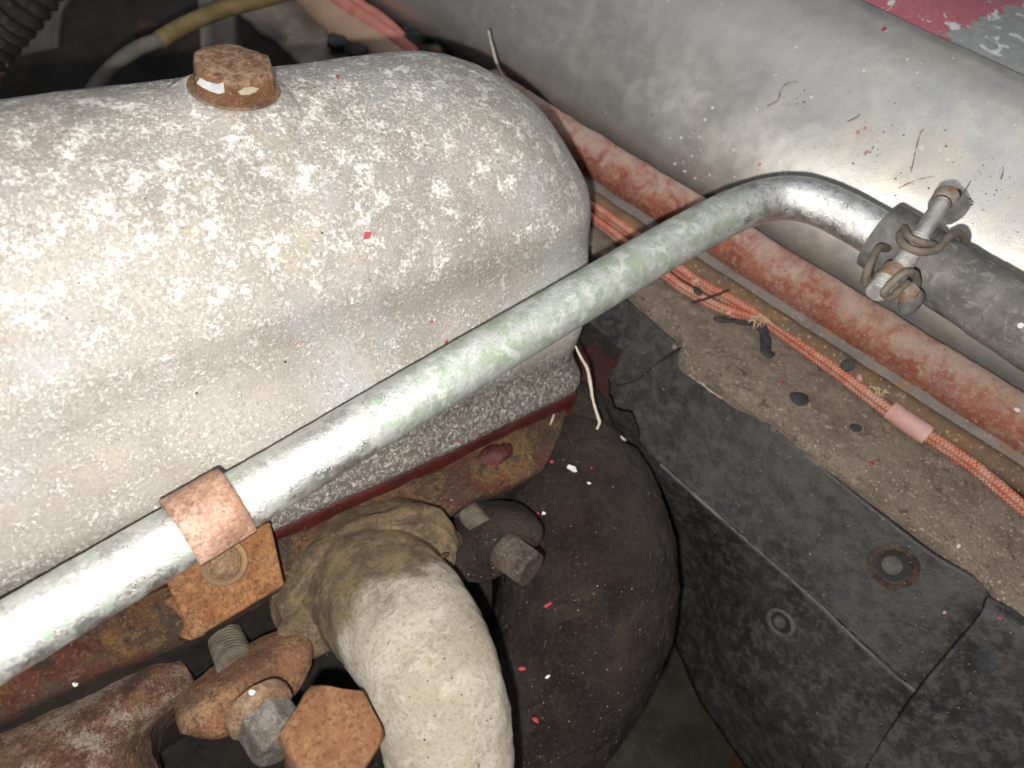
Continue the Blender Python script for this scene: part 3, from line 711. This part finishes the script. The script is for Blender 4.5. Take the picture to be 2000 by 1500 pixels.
dc = thing('dark_clamp', 'sooty dark clamp lug with a steel hex bolt beside the dark casting', 'clamp', at(980, 1070, 26))
dcp = [(868, 1092), (884, 1062), (905, 1040), (945, 1012), (985, 1000), (1030, 1005), (1056, 1022), (1056, 1050), (1030, 1072), (990, 1110), (950, 1130), (905, 1132), (872, 1120)]
cushion('lug', [at(x, y, 24.6 + (x - 870) * .004 - (y - 1060) * .006) for x, y in dcp], MT['casting'], dc, 1.2, .75, unit(-unit(at(960, 1070, 24)) * .7 + Yn * .5), (.08, 1.3))
tube('stud', [at(905, 990, 27.0), at(940, 1035, 25.0)], .42, MT['stud'], dc, 26, 80, rfun=lambda s, th: 1 + .09 * math.sin(2 * math.pi * s / .19 + th))
bc_ = at(992, 1080, 24.3); bd = unit(Yn + V(.18, 0, .22))
lathe('washer', bc_, bd, [(.62, -.2), (.66, .05), (.6, .16), (.4, .17)], MT['darkbolt'], dc, 30)
hexhead('hex_bolt', bc_ + bd * .12, bd, .66, .85, MT['darkbolt'], dc, ref=V(.5, 0, 1), dome=.02, rough=(.015, 2), cham=.9)

# ================================================================== RIGHT SIDE: LEDGE, RAIL, PANELS
TIL = .185
def sec(x10, z, Y, til=TIL): return V(x10 + til * (10 - Y), Y, z)
YS = [46, 38, 30, 22, 14, 6, -2, -10]
pan = loft('side_panel', [[sec(x, z, Y, TIL if z < -10 else .15) for Y in YS] for x, z in
     ((30.6, -18.4), (29.7, -17.5), (29.25, -16.5), (29.2, -15.5), (29.55, -14.2), (30.35, -12.7), (31.6, -11.2), (33.2, -9.9), (34.6, -9.2), (35.3, -9.0))], 70, 110, MT['panel'], None, .25, (.05, .25))
tag(pan, 'long silver painted body panel bulging behind the hose and rail', 'body panel')
bon = loft('bonnet_panel', [[sec(x, z, Y, .15) for Y in YS] for x, z in ((34.4, -9.9), (35.2, -9.45), (36.2, -9.1), (38.5, -8.6), (42, -8.3), (47, -8.3))], 40, 90, MT['bonnet'], None, .2, (.03, .25))
tag(bon, 'panel with flaking red paint above the silver panel, top right', 'body panel')
YR = [28.2, 27.6, 22, 14, 6, -2, -10]
rail = loft('frame_rail', [[sec(x, z, Y) for Y in YR] for x, z in ((28.9, -17.6), (28.95, -16.95), (28.45, -16.65), (27.95, -16.85), (27.62, -17.35), (27.62, -17.95), (27.95, -18.6))], 46, 200, MT['rail'], None, .2, (.06, .9))
tag(rail, 'rounded dusty red rail below the silver panel', 'rail')
# strip in the crook of the rail
strip = thing('edge_strip', 'grey strip with a thin brown pipe between red rail and orange cables', 'strip', sec(27.6, -19.4, 8))
loft('upper_face', [[sec(x, z, Y) for Y in YR] for x, z in ((28.1, -18.3), (27.8, -18.55), (27.5, -18.75))], 8, 160, MT['greystrip'], strip, .12, (.03, .9))
tube('brown_pipe', [sec(27.08, -18.92, Y) for Y in YR], .43, MT['ochre'], strip, 18, 160, rough=(.03, 1.))
# ledge: irregular crust edge toward the engine
edge = [(1225, 540), (1240, 568), (1300, 620), (1332, 650), (1338, 690), (1395, 730), (1450, 770), (1524, 818), (1600, 880), (1650, 916), (1720, 968), (1797, 1013), (1888, 1087), (1947, 1140), (2060, 1230), (2250, 1380)]
inner = [atz(*q, -19.45) for q in edge]
inner = [p_ + V(.10 * fn(p_, .9), 0, 0) for p_ in catmull(inner, 46)]
inner = [V(22.5, 29, -19.45), V(22.6, 26, -19.45)] + list(inner)
outer = [V(28.6 + TIL * (10 - p_[1]), p_[1], -19.5) for p_ in inner]
def lerp(a, b, t): return [p_ * (1 - t) + q * t for p_, q in zip(a, b)]
led = loft('dirt_ledge', [[p_ + V(.12, 0, -.9) for p_ in inner], [p_ + V(-.02, 0, -.35) for p_ in inner], inner, [p_ + V(.12, 0, .07) for p_ in inner]] + [[p_ + V(0, 0, .08) for p_ in lerp(inner, outer, t)] for t in (.25, .5, .75)] + [outer], 80, 240, MT['dirt'], None, .0, (.045, 1.6))
tag(led, 'flat ledge caked with beige dirt below the red rail', 'ledge')
# black angle plate
angp = thing('black_angle_plate', 'dusty black steel angle plate with two holes below the dirt ledge', 'plate', V(22.2, 3, -30))
top = [V(22.2, 24, -20.0), V(22.9, 14.6, -20.0), V(23.1, 8, -20.0), V(23.35, 4, -20.0), V(23.8, 0, -20.0), V(24.25, -2.3, -20.0), V(24.6, -4.5, -22.6), V(25, -7, -25)]
fold = [V(20.3, 24, -24), V(20.9, 14, -24)] + [atz(*q, -24) for q in [(1366, 975), (1470, 1065), (1573, 1157), (1790, 1353)]] + [atz(1880, 1440, -25.4), atz(1960, 1520, -27)]
low = [V(20.8, 24, -30), V(21.4, 14, -30)] + [atz(*q, -29) for q in [(1335, 1100), (1395, 1190), (1450, 1297), (1604, 1500), (1700, 1630), (1800, 1760)]]
low2 = [p_ + V(.3, 0, -5) for p_ in low]
up_ = loft('upper_face', [top, lerp(top, fold, .5), fold], 40, 70, MT['black'], angp, .25, (.04, .5))
lo_ = loft('lower_face', [[p_ + V(0, 0, -.02) for p_ in fold], lerp(fold, low, .5), low, low2], 40, 70, MT['black'], angp, .25, (.05, .5))
crease = tube('folded_edge', [p_ + V(-.01, 0, .0) for p_ in fold[:6]], .06, MT['plategrey'], angp, 10, 140, rough=(.06, 1.6))
# second plate at the end
ep = [atz(1950, 1142, -19.6), atz(1916, 1216, -20.6), atz(1790, 1356, -24.2), atz(1690, 1500, -27.5), atz(1600, 1640, -31), atz(2300, 1900, -26), atz(2300, 1500, -21.0), atz(2000, 1275, -20.2)]
ep = [V(*q) for q in ep]
npl = loft('end_plate', [[atz(1930, 1165, -19.75), atz(1985, 1195, -19.72), atz(2090, 1275, -19.75), atz(2330, 1430, -19.75)], [atz(1905, 1215, -20.4), atz(1965, 1240, -20.2), atz(2070, 1310, -20.2), atz(2300, 1470, -20.2)], [atz(1790, 1356, -23.6), atz(1900, 1400, -23.3), atz(2050, 1500, -23.2), atz(2300, 1640, -23.2)], [atz(1690, 1500, -27.0), atz(1800, 1560, -26.5), atz(2000, 1660, -26.5), atz(2300, 1850, -26.5)], [atz(1600, 1640, -30), atz(1700, 1750, -30), atz(1900, 1850, -30), atz(2300, 2000, -30)]], 40, 40, MT['black'], None, .25, (.04, .5))
tag(npl, 'plain black plate in the bottom right corner overlapping the angle plate', 'plate')
# ------------------------------------------------------------------ ray helper to rest small things on what is already built
def cast(px, py):
    bpy.context.view_layer.update(); dg = bpy.context.evaluated_depsgraph_get()
    d = unit(ray(px, py))
    ok, loc, nor, idx, ob, mw = scene.ray_cast(dg, Vector(LIFT * CM), Vector(d))
    if not ok: return None
    nor = np.array(nor); p_ = np.array(loc) / CM - LIFT
    if nor.dot(d) > 0: nor = -nor
    return p_, unit(nor), ob
def cast_many(pts):
    bpy.context.view_layer.update(); dg = bpy.context.evaluated_depsgraph_get(); out = []
    for px, py in pts:
        d = unit(ray(px, py)); ok, loc, nor, idx, ob, mw = scene.ray_cast(dg, Vector(LIFT * CM), Vector(d))
        if not ok: continue
        nor = np.array(nor)
        if nor.dot(d) > 0: nor = -nor
        out.append((np.array(loc) / CM - LIFT, unit(nor), ob))
    return out

hh = cast_many([(1206, 752), (1228, 748), (1250, 738), (1290, 706), (1330, 680)])
tube('cracked_seam', [h[0] + h[1] * .01 for h in hh], .05, MT['hole'], angp, 8, 30, rough=(.02, 3))
# holes in the angle plate
def hole(px, py, r, ring, parent):
    h = cast(px, py)
    if not h: return
    p_, n, _ = h
    lathe('bolt_hole', p_ - n * .02, n, [(r * 1.5, .0), (r * 1.45, .07), (r * 1.12, .10), (r * .98, .02), (r * .9, -.12)], ring, parent, 32, close=False, rough=(.04, 2))
    lathe('hole_bottom', p_, n, [(r * .97, .035), (r * .5, .03)], MT['hole'], parent, 24)  # dark disc stands for the shade in the hole; no hole is cut
    lathe('hole_plug', p_ + n * .03 + unit(np.cross(n, V(0, 0, 1))) * r * .1, n, [(r * .62, .0), (r * .55, .07), (r * .2, .09)], MT['pt'], parent, 20)
MT['ringrust'] = m_rust('ring_rust', (.03, .02, .016), (.055, .035, .027), (.12, .05, .028), (.10, .088, .08), 1.6, .6)
MT['pt'] = m_simple('dusty_ring', (.05, .047, .044), (.085, .078, .07), 2, (.16, .15, .13), (.60, .70), .8)
hole(1745, 1106, .58, MT['ringrust'], angp)
hole(1525, 1216, .42, MT['pt'], angp)

# ================================================================== ORANGE CABLES
def cpath(pts, z): return [atz(x, y, z) for x, y in pts]
ca = tube('orange_cable', cpath([(1060, 335), (1180, 418), (1300, 508), (1345, 540), (1400, 572), (1440, 594)], -18.95) + cpath([(1515, 640), (1640, 730), (1735, 802), (1820, 856), (1900, 910), (2000, 992), (2150, 1110)], -19.05), .265, MT['braid'], None, 16, 240, rough=(.02, 2))
tag(ca, 'long orange braided cable running along the dirt ledge', 'cable')
cb2 = tube('orange_cable', cpath([(1050, 355), (1170, 436), (1290, 530), (1340, 566), (1400, 598), (1450, 616), (1470, 622), (1500, 632)], -19.05), .215, MT['braid'], None, 16, 120, rough=(.02, 2))
tag(cb2, 'short orange braided cable lying beside the longer one, nearest the black plate', 'cable')
sl = tube('cable_sleeve', cpath([(1738, 800), (1775, 826), (1812, 851)], -18.98), .40, MT['sleeve'], None, 20, 24, rough=(.03, 1.5))
tag(sl, 'faded pink sleeve slipped over the orange cable', 'sleeve')
s2 = tube('cable_sleeve', cpath([(1670, 738), (1690, 740), (1712, 730)], -18.9), .22, MT['sleeve'], None, 14, 14, rough=(.05, 2))
tag(s2, 'small torn pink scrap between orange cable and brown strip', 'sleeve')
tie = tube('cable_tie', cpath([(1352, 592), (1375, 585), (1400, 576), (1424, 566)], -18.6), .05, MT['blackblob'], None, 8, 16)
tag(tie, 'thin dark tie wire crossing the two orange cables', 'tie')
# clips and scraps on the ledge; black pads stand for the dark inside holes
def pad(px, py, rx, ry, rot, label, name='black_grommet', cat='grommet', h=.10):
    q = cast(px, py)
    if not q: return
    p_, n, _ = q; x, y, _a = axes(n, Rv); c, s = math.cos(rot), math.sin(rot); x, y = c * x + s * y, -s * x + c * y; v = []; k = 22
    rr = [1 + .16 * fn(V(math.cos(t) * 2, math.sin(t) * 2, px * .1), 1.) for t in np.linspace(0, 2 * math.pi, k, False)]
    for sc_, hh in ((1, -.03), (1, .3), (.85, .75), (.5, 1.)):
        for j in range(k):
            t = 2 * math.pi * j / k; v.append(p_ + sc_ * rr[j] * (rx * math.cos(t) * x + ry * math.sin(t) * y) + n * hh * h)
    f = gridfaces(4, k, True); f.append(tuple(range(3 * k, 4 * k)))
    o = put(name, v, f, MT['blackblob'], None, 50, rough=(.02, 3)); tag(o, label, cat); return o
pad(1560, 779, .42, .34, .2, 'largest black rubber plug in the dirt ledge, below the orange cable')
pad(1671, 836, .27, .17, .1, 'smaller black plug in the dirt ledge, right of the largest plug')
pad(1656, 714, .30, .26, .3, 'black plug pressed against the brown strip above the orange cable')
pad(1362, 570, .17, .24, .2, 'tiny black clip holding the orange cables near the pipe')
lc = tube('cable_clip', cpath([(1478, 632), (1488, 640), (1494, 660), (1496, 685), (1508, 696)], -19.0), .22, MT['blackblob'], None, 12, 20, flat=(V(0, 0, 1), .6), rough=(.05, 2))
tag(lc, 'bent black clip hanging from the short orange cable onto the ledge', 'clip')
gk = tube('gasket_scrap', [atz(1395, 622, -19.1), atz(1412, 626, -19.1), atz(1440, 628, -19.05), atz(1470, 632, -19.0)], .10, MT['blackblob'], None, 8, 16, rough=(.04, 2)); tag(gk, 'thin black scrap under the end of the short orange cable', 'scrap')
# straw tufts
def straw(px, py, n, spread, ln, label, z):
    t = thing('straw_tuft', label, 'straw', atz(px, py, z))
    for i in range(n):
        a = random.uniform(0, 6.28); c = atz(px + random.uniform(-spread, spread), py + random.uniform(-spread, spread) * .5, z)
        d = V(math.cos(a), math.sin(a), random.uniform(-.1, .35)) * ln * random.uniform(.4, 1)
        tube('stalk', [c - d * .5, c + V(0, 0, .08 + random.uniform(0, .12)), c + d * .5], random.uniform(.014, .03), MT['straw'], t, 5, 5, sharp=180)
straw(1480, 628, 9, 14, .8, 'pale straw tuft caught on the black cable clip', -18.75)
straw(1722, 765, 10, 14, .7, 'yellowish straw tuft wedged above the pink sleeve', -18.75)
straw(1365, 550, 4, 8, .7, 'few straw stalks caught between the two orange cables', -18.6)

# ================================================================== FAR BACKGROUND (TOP LEFT)
con = tube('corrugated_conduit', [at(-70, 140, 40), at(0, 60, 39.5), at(45, 8, 39), at(110, -80, 38.5)], 1.15, MT['corr'], None, 30, 260, rfun=lambda s, th: 1 + .10 * math.sin(2 * math.pi * s / .62))
tag(con, 'black corrugated conduit in the top left corner', 'conduit')
cp = prism('corner_plate', [at(20, 112, 46), at(60, 40, 46), at(70, -40, 46), at(160, -60, 46), at(118, 20, 46), at(112, 58, 46), at(110, 92, 46)], .5, MT['plategrey'], None, bev=.12); tag(cp, 'small grey plate beside the black conduit', 'plate')
lip = tube('brown_wire', [at(-12, 170, 42), at(2, 130, 42), at(12, 100, 42), at(20, 60, 42.5)], .28, MT['beigehose'], None, 12, 20); tag(lip, 'short tan wire end at the left picture edge', 'wire')
oc = thing('curved_cable', 'olive brown cable arching out from behind the cover', 'cable', at(190, 170, 36))
oce = [(150, 230, 34.5), (190, 165, 35), (230, 122, 35.6), (270, 94, 36.2), (312, 78, 36.8)]
tube('grey_end', [at(*q) for q in oce], .34, MT['cabletip'], oc, 18, 40)
tube('cable', [at(*q) for q in [(310, 79, 36.8), (345, 58, 37.3), (390, 36, 38), (440, 18, 39), (500, 2, 40), (560, -14, 41), (620, -32, 42)]], .40, MT['cable'], oc, 18, 60)
st = prism('grey_strut', [at(392, 128, 47), at(388, 60, 47), at(380, -60, 47), at(440, -60, 47), at(455, 30, 47), at(468, 128, 47)], 1.0, MT['dirtyplate'], None, bev=.15); tag(st, 'upright grey strut behind the rusty bolt', 'strut')
dpl = loft('dirty_plate', [[at(468, 20, 44), at(560, 95, 43), at(620, 150, 42), at(700, 220, 41)], [at(480, -10, 45), at(600, 55, 44), at(690, 110, 43), at(780, 180, 42)], [at(520, -60, 46), at(640, 10, 45), at(730, 75, 44), at(820, 150, 43)]], 30, 40, MT['dirtyplate'], None, .5, (.2, .5)); tag(dpl, 'dirty grey plate sloping down behind the cover', 'plate')
bl = tube('tan_hose', [at(*q) for q in [(560, -70, 44.5), (610, -8, 44), (660, 38, 43.5), (710, 72, 43), (760, 108, 42.5), (830, 160, 42)]], .95, MT['beigehose'], None, 20, 50, rough=(.06, .8)); tag(bl, 'tan hose sloping down behind the cover', 'hose')
c1 = tube('coral_cable', [at(*q) for q in [(610, -40, 43.5), (660, 0, 43), (705, 32, 42.6), (750, 62, 42.2), (800, 100, 41.8), (850, 150, 41.4)]], .42, MT['coralhose'], None, 16, 50, rough=(.03, 1)); tag(c1, 'coral red cable lying on the tan hose, behind the cover', 'cable')
c3 = tube('coral_cable', [at(*q) for q in [(645, -40, 43.8), (700, 8, 43.2), (740, 34, 42.8), (772, 62, 42.4), (802, 96, 42.0), (850, 150, 41.4)]], .36, MT['coralhose'], None, 16, 50, rough=(.03, 1)); tag(c3, 'thinner coral cable against the blue grey panel, behind the cover', 'cable')
gp = loft('far_body_sheet', [[at(640, 190, 47), at(740, 190, 46.5), at(834, 190, 46)], [at(640, 60, 47), at(740, 60, 46.5), at(834, 60, 46)], [at(640, -80, 47), at(740, -80, 46.5), at(834, -80, 46)]], 24, 24, MT['bluepanel'], None, .4, (.12, .3)); tag(gp, 'blue grey panel left of the silver panel seam', 'body panel')
tube_s = tube('rubber_bead', [at(836, -60, 44.5), at(834, 0, 44.5), at(832, 60, 44.3), at(834, 100, 44)], .09, MT['blackblob'], None, 8, 20); tag(tube_s, 'thin black seal along the seam of the silver panel', 'seal')
for i, (x, y, d, r, lab) in enumerate(((812, 82, 42.5, 1.0, 'black dirt lump where the coral cables meet the silver panel'), (848, 108, 41.5, .85, 'black dirt lump at the foot of the silver panel seam'), (665, 84, 42.6, .7, 'black grease lump on the dirty plate behind the cover'), (700, 100, 42.2, .7, 'black grease lump nearest the cover, below the tan hose'))):
    o = blob('dirt_lump', at(x, y, d), V(r, r * .8, r * .6), MT['blackblob'], None, rough=(.35, 1.2)); tag(o, lab, 'dirt lump')  # black blobs at the dark spots behind the cover
o = blob('brown_pebble', at(852, 100, 40.2), V(.35, .3, .3), MT['ochre'], None, rough=(.08, 2)); tag(o, 'brown pebble behind the cover at the silver panel', 'pebble')
rr_ = cast(290, 60)
lathe('bulkhead_rivet', at(290, 62, 53), -unit(at(290, 62, 53)), [(.95, -.2), (.9, .15), (.6, .35), (.2, .4)], MT['ringrust'], bk, 24)
# deep bottom
bb = prism('brown_block', [at(1440, 1560, 40), at(1480, 1450, 41), at(1512, 1400, 41.5), at(1640, 1530, 40), at(1600, 1600, 40)], 4, MT['brownblock'], None, bev=.2); tag(bb, 'brown block low down beside the black angle plate', 'block')
dk = prism('dark_strip', [at(1430, 1560, 38), at(1490, 1410, 40), at(1502, 1420, 40), at(1452, 1560, 38)], .5, MT['black'], None, bev=.05); tag(dk, 'thin dark strip leaning on the brown block', 'strip')

# ================================================================== SMALL LOOSE THINGS
def flake(px, py, size, mat, label, asp=.6, group=None, tilt=.18, name='paint_flake', cat='paint flake', n=None):
    q = cast(px, py)
    if not q: return
    p_, nr, ob = q; n = n or random.randint(4, 6)
    nr = unit(nr + V(*[random.uniform(-tilt, tilt) for _ in range(3)])); x, y, _ = axes(nr, Rv + Uv * random.uniform(-1, 1)); v = []
    a0_ = random.uniform(0, 6.28); P_ = []
    for j in range(n):
        t = a0_ + 2 * math.pi * (j + random.uniform(-.28, .28)) / n; k = random.uniform(.75, 1.1)
        P_.append(size * k * (math.cos(t) * x + math.sin(t) * y * asp))
    for hh in (.0, .035):
        for w in P_: v.append(p_ + w + nr * (hh + .02 + .02 * random.random()))
    f = [tuple(range(n, 2 * n)), tuple(range(n - 1, -1, -1))] + [(j, (j + 1) % n, n + (j + 1) % n, n + j) for j in range(n)]
    o = put(name, v, f, MT[mat], None, 20)
    return tag(o, label, cat, group)
random.seed(21)
G = 'red paint flakes'
flake(714, 461, .17, 'redflake', 'large red paint flake alone in the middle of the pale cover', .75, G)
flake(660, 153, .07, 'redflake', 'red flake on the cover right of the rusty bolt', .6, G)
flake(843, 628, .07, 'redflake', 'faint red flake on the cover just above the pipe', .6, G)
flake(870, 668, .09, 'redflake', 'red flake on the cover touching the pipe edge', .7, G)
flake(587, 668, .07, 'pinkflake', 'small brownish red flake on the lower left of the cover', .6, G)
flake(898, 468, .09, 'whiteflake', 'crumb on the right half of the cover', .7, None, name='crumb', cat='crumb')
flake(1726, 58, .13, 'redflake', 'bright red flake near the top edge of the silver panel', .6, G)
flake(1676, 258, .10, 'pinkflake', 'upper pink flake among the debris on the silver panel', .8, G)
flake(1690, 250, .07, 'pinkflake', 'pink flake right of the upper pink one on the silver panel', .8, G)
flake(1692, 298, .12, 'pinkflake', 'lower pink flake among the debris on the silver panel', .7, G)
flake(1484, 322, .08, 'pinkflake', 'pink flake on the silver panel above the pipe bend', .8, G)
flake(1527, 748, .10, 'redflake', 'red flake on the ledge below the black clip', .6, G)
flake(1701, 906, .15, 'redflake', 'red flake on the ledge close to the black plate edge', .7, G)
flake(1424, 610, .14, 'pinkflake', 'pink flake beside the short orange cable', .7, G)
flake(1865, 905, .24, 'pinkflake', 'long faded red flake beside the cable right of the pink sleeve', .35, G)
flake(1845, 1196, .07, 'pinkflake', 'tiny pale red flake on the black plate below the rusty hole', .9, G)
flake(1951, 1207, .09, 'redflake', 'red flake in the dirt at the corner of the two black plates', .5, G)
flake(1078, 903, .09, 'redflake', 'red flake at the top of the dark casting', .8, G)
flake(1156, 915, .05, 'redflake', 'tiny red flake right of the white flake on the casting', .8, G)
flake(1053, 1003, .06, 'redflake', 'tiny red flake with white crumb on the dark clamp', .8, G)
flake(1071, 1182, .20, 'redflake', 'long red flake beside the hex bolt on the dark casting', .38, G)
flake(1020, 1307, .13, 'redflake', 'red flake on the dark casting right of the pale elbow', .65, G)
flake(1046, 1405, .15, 'redflake', 'lowest red flake on the dark casting', .6, G)
flake(897, 862, .06, 'redflake', 'tiny red flake at the foot of the cover', .7, G)
flake(980, 935, .05, 'redflake', 'tiny red flake below the red boss', .7, G)
W_ = 'white paint flakes'
flake(1118, 917, .22, 'whiteflake', 'large pale grey flake near the top of the dark casting', .6, W_)
flake(1062, 1004, .09, 'whiteflake', 'white crumb beside the tiny red flake on the dark clamp', .9, W_)
flake(1070, 1322, .11, 'whiteflake', 'white flake on the dark casting between the two low red ones', .5, W_)
flake(1216, 858, .15, 'whiteflake', 'cream flake on the sooty plate above the casting', .6, W_)
flake(1150, 945, .10, 'whiteflake', 'small cream flake under the large pale one', .6, W_)
flake(492, 1354, .075, 'whiteflake', 'round white speck on the brown rusty clamp', 1., W_, n=8, tilt=.02)
flake(145, 1334, .10, 'whiteflake', 'white crumb on the strip above the rusty manifold', .5, W_)
flake(1870, 1068, .10, 'whiteflake', 'white crumb on the dirt ledge above the rusty hole', .7, W_)
flake(1985, 800, .13, 'whiteflake', 'white flake on the red rail at the right edge', .6, W_)
flake(1995, 636, .10, 'whiteflake', 'white speck on the grey rubber hose at the right edge', 1., W_, n=8)
flake(1800, 290, .16, 'whiteflake', 'pale lilac flake in the middle of the silver panel debris', .8, W_)
# white paint remains on the hex bolt flank, and beige one
def patch(pts, mat, parent, name='paint_remnant', lift=.02):
    hits = cast_many(pts)
    n = np.mean([h[1] for h in hits], 0); P_ = [h[0] + unit(n) * lift for h in hits]
    k = len(P_); v = P_ + [p_ - unit(n) * .05 for p_ in P_]
    f = [tuple(range(k)), tuple(range(2 * k - 1, k - 1, -1))] + [(j, k + j, k + (j + 1) % k, (j + 1) % k) for j in range(k)]
    o = put(name, v, f, MT[mat], parent, 30)
    return o
patch([(382, 150), (392, 152), (402, 158), (414, 161), (425, 164), (437, 160), (439, 180), (428, 183), (412, 178), (396, 170), (385, 162)], 'whitepaint', hb)
patch([(464, 178), (478, 170), (492, 169), (505, 172), (499, 179), (486, 184), (470, 185)], 'beigepaint', hb)
# roots / threads
def root(pts, r, label, zoff=.15):
    hits = cast_many(pts); P_ = [h[0] + h[1] * zoff for h in hits]
    o = tube('dry_root', P_, r, MT['root'], None, 7, 40, sharp=180, rough=(.02, 4)); tag(o, label, 'root'); return o
r1 = tube('dry_root', [at(*q) for q in [(954, 60, 34.5), (962, 95, 34.5), (972, 130, 34.6), (985, 160, 34.8), (992, 172, 35), (1014, 184, 35.2)]], [.05, .07, .07, .08, .06], MT['root'], None, 8, 40, sharp=180, rough=(.02, 3)); tag(r1, 'pale dry root standing up between cover and silver panel', 'root')
r2 = tube('dry_root', [at(*q) for q in [(1124, 676, 27.0), (1133, 695, 27.0), (1147, 720, 27.1), (1153, 750, 27.2), (1158, 780, 27.3), (1168, 815, 27.3), (1171, 825, 27.3), (1166, 838, 27.4)]], [.04, .05, .065, .05, .06, .045], MT['root'], None, 8, 50, sharp=180, rough=(.015, 4)); tag(r2, 'pale dry root hanging over the sooty plate below the pipe', 'root')
root([(1352, 736), (1372, 750), (1392, 766), (1412, 778)], .035, 'whitish thread lying on the black angle plate', .03)
root([(1081, 812), (1078, 822), (1074, 830)], .04, 'tiny pale thread below the foot of the cover', .05)
tw = [([(1780, 335), (1787, 300), (1797, 262), (1805, 252)], 'long thin twig upright on the silver panel'), ([(1755, 368), (1790, 352), (1825, 345)], 'twig lying left of the clamp on the silver panel'), ([(1880, 380), (1895, 355), (1912, 332)], 'forked twig above the clamp screw'), ([(1878, 378), (1900, 395), (1922, 412)], 'brown twig right of the clamp screw'), ([(1655, 238), (1675, 228), (1680, 222)], 'short red brown twig among the panel debris'), ([(1498, 208), (1520, 195), (1526, 175), (1540, 162), (1560, 160)], 'curly hair like twig in the middle of the silver panel'), ([(1452, 324), (1470, 315), (1486, 306)], 'pale bristle on the silver panel above the bend'), ([(1955, 350), (1959, 335), (1958, 325)], 'short dark bristle near the right picture edge')]
for pts, lab in tw:
    hits = cast_many(pts); P_ = [h[0] + h[1] * .05 for h in hits]
    o = tube('twig', P_, [.018, .014, .007], MT['washer'] if 'pale' not in lab else MT['root'], None, 6, 24, sharp=180, rough=(.015, 5)); tag(o, lab, 'twig')

# uncountable grit
def scatter(name, label, pts, smin, smax, mat, flat=.6, keep=None, seed=1):
    rnd = random.Random(seed); v = []; f = []
    for p_, n, ob in cast_many(pts):
        top = ob
        while top.parent: top = top.parent
        if keep and not any(top.name.startswith(k) for k in keep): continue
        if top.name == 'rocker_cover' and ob.name.split('.')[0] != 'shell': continue
        x, y, _ = axes(n, V(rnd.uniform(-1, 1), rnd.uniform(-1, 1), rnd.uniform(-1, 1))); s = smin * (smax / smin) ** (rnd.random() ** 2.2)
        b = len(v); k = 5; st_ = rnd.uniform(.5, 1.3)
        for j in range(k):
            t = 2 * math.pi * (j + rnd.uniform(-.2, .2)) / k; v.append(p_ + s * rnd.uniform(.8, 1.2) * (math.cos(t) * x * st_ + math.sin(t) * y) - n * s * .1)
        v.append(p_ + n * s * flat); v.append(p_ + n * s * flat * .6 + x * s * .4)
        for j in range(k): f.append((b + j, b + (j + 1) % k, b + 5))
    o = put(name, v, f, MT[mat], None, 180); tag(o, label, kind='stuff'); return o
rnd = random.Random(4)
def rpts(n, x0, x1, y0, y1): return [(rnd.uniform(x0, x1), rnd.uniform(y0, y1)) for _ in range(n)]
def cl_(n, cx, cy, sx, sy): return [(rnd.gauss(cx, sx), rnd.gauss(cy, sy)) for _ in range(n)]
scatter('ledge_grit', 'loose grit and dust grains on the dirt ledge', rpts(9000, 1200, 2000, 500, 1280), .015, .09, 'grit', .7, ['dirt_ledge', 'frame_rail', 'orange_cable', 'edge_strip'], 2)
ep_ = [pq for i in range(len(edge) - 1) for pq in [(edge[i][0] + (edge[i + 1][0] - edge[i][0]) * t + rnd.gauss(0, 9), edge[i][1] + (edge[i + 1][1] - edge[i][1]) * t + rnd.gauss(-2, 8)) for t in np.linspace(0, 1, 34, False)]]
scatter('edge_crumbs', 'crumbling dirt along the edge of the ledge', ep_, .03, .16, 'dirt', .6, ['dirt_ledge', 'black_angle'], 12)
scatter('plate_grit', 'pale dust grains on the black plates', rpts(1300, 1200, 2000, 560, 1500), .006, .045, 'dustgrit', .6, ['black_angle', 'end_plate'], 3)
scatter('casting_grit', 'pale grains stuck in the grease on engine and casting', rpts(1500, 540, 1340, 780, 1500), .007, .028, 'palegrit', .7, ['engine_block', 'dark_clamp'], 5)
spk = [(1353, 260), (1366, 266), (1308, 286), (1320, 308), (1345, 313), (1318, 320), (1334, 318), (1336, 258), (1351, 304), (1363, 338), (1372, 352), (1385, 366), (1480, 257), (1522, 315), (1570, 329), (1578, 338), (1638, 332), (1652, 318), (1662, 318), (1370, 118), (1376, 113), (1760, 98), (1798, 124), (1818, 152), (1930, 196), (1962, 208), (1632, 106), (1700, 76), (1460, 290), (1424, 340), (1210, 250), (1178, 128), (1055, 90), (1000, 14), (946, 45), (1252, 262), (1282, 275), (1296, 264), (1270, 300), (1308, 270)]
scatter('white_specks', 'tiny white paint specks spattered over the silver panel', spk + cl_(20, 1330, 310, 26, 26) + cl_(10, 1560, 330, 70, 14) + rpts(170, 850, 2000, 0, 420), .024, .10, 'whitespeck', .25, ['side_panel', 'bonnet'], 6)
scatter('dark_debris', 'dark crumbs of debris stuck on the silver panel', cl_(40, 1722, 258, 14, 12) + cl_(50, 1705, 295, 22, 14) + cl_(260, 1880, 370, 90, 50) + cl_(30, 1565, 190, 10, 14) + rpts(110, 900, 2000, 0, 450), .007, .055, 'ringrust', .4, ['side_panel', 'bonnet'], 8)
scatter('oxide_grains', 'white oxide grains crusting the cover', rpts(5200, 0, 1180, 90, 900) + rpts(3600, 250, 900, 90, 300), .008, .03, 'oxide', .8, ['rocker_cover'], 9)
scatter('cover_crumbs', 'small dark crumbs on the cover and elbow', rpts(90, 100, 1160, 110, 900) + rpts(90, 650, 1000, 1100, 1500), .012, .045, 'ringrust', .7, ['rocker_cover', 'exhaust_elbow'], 10)
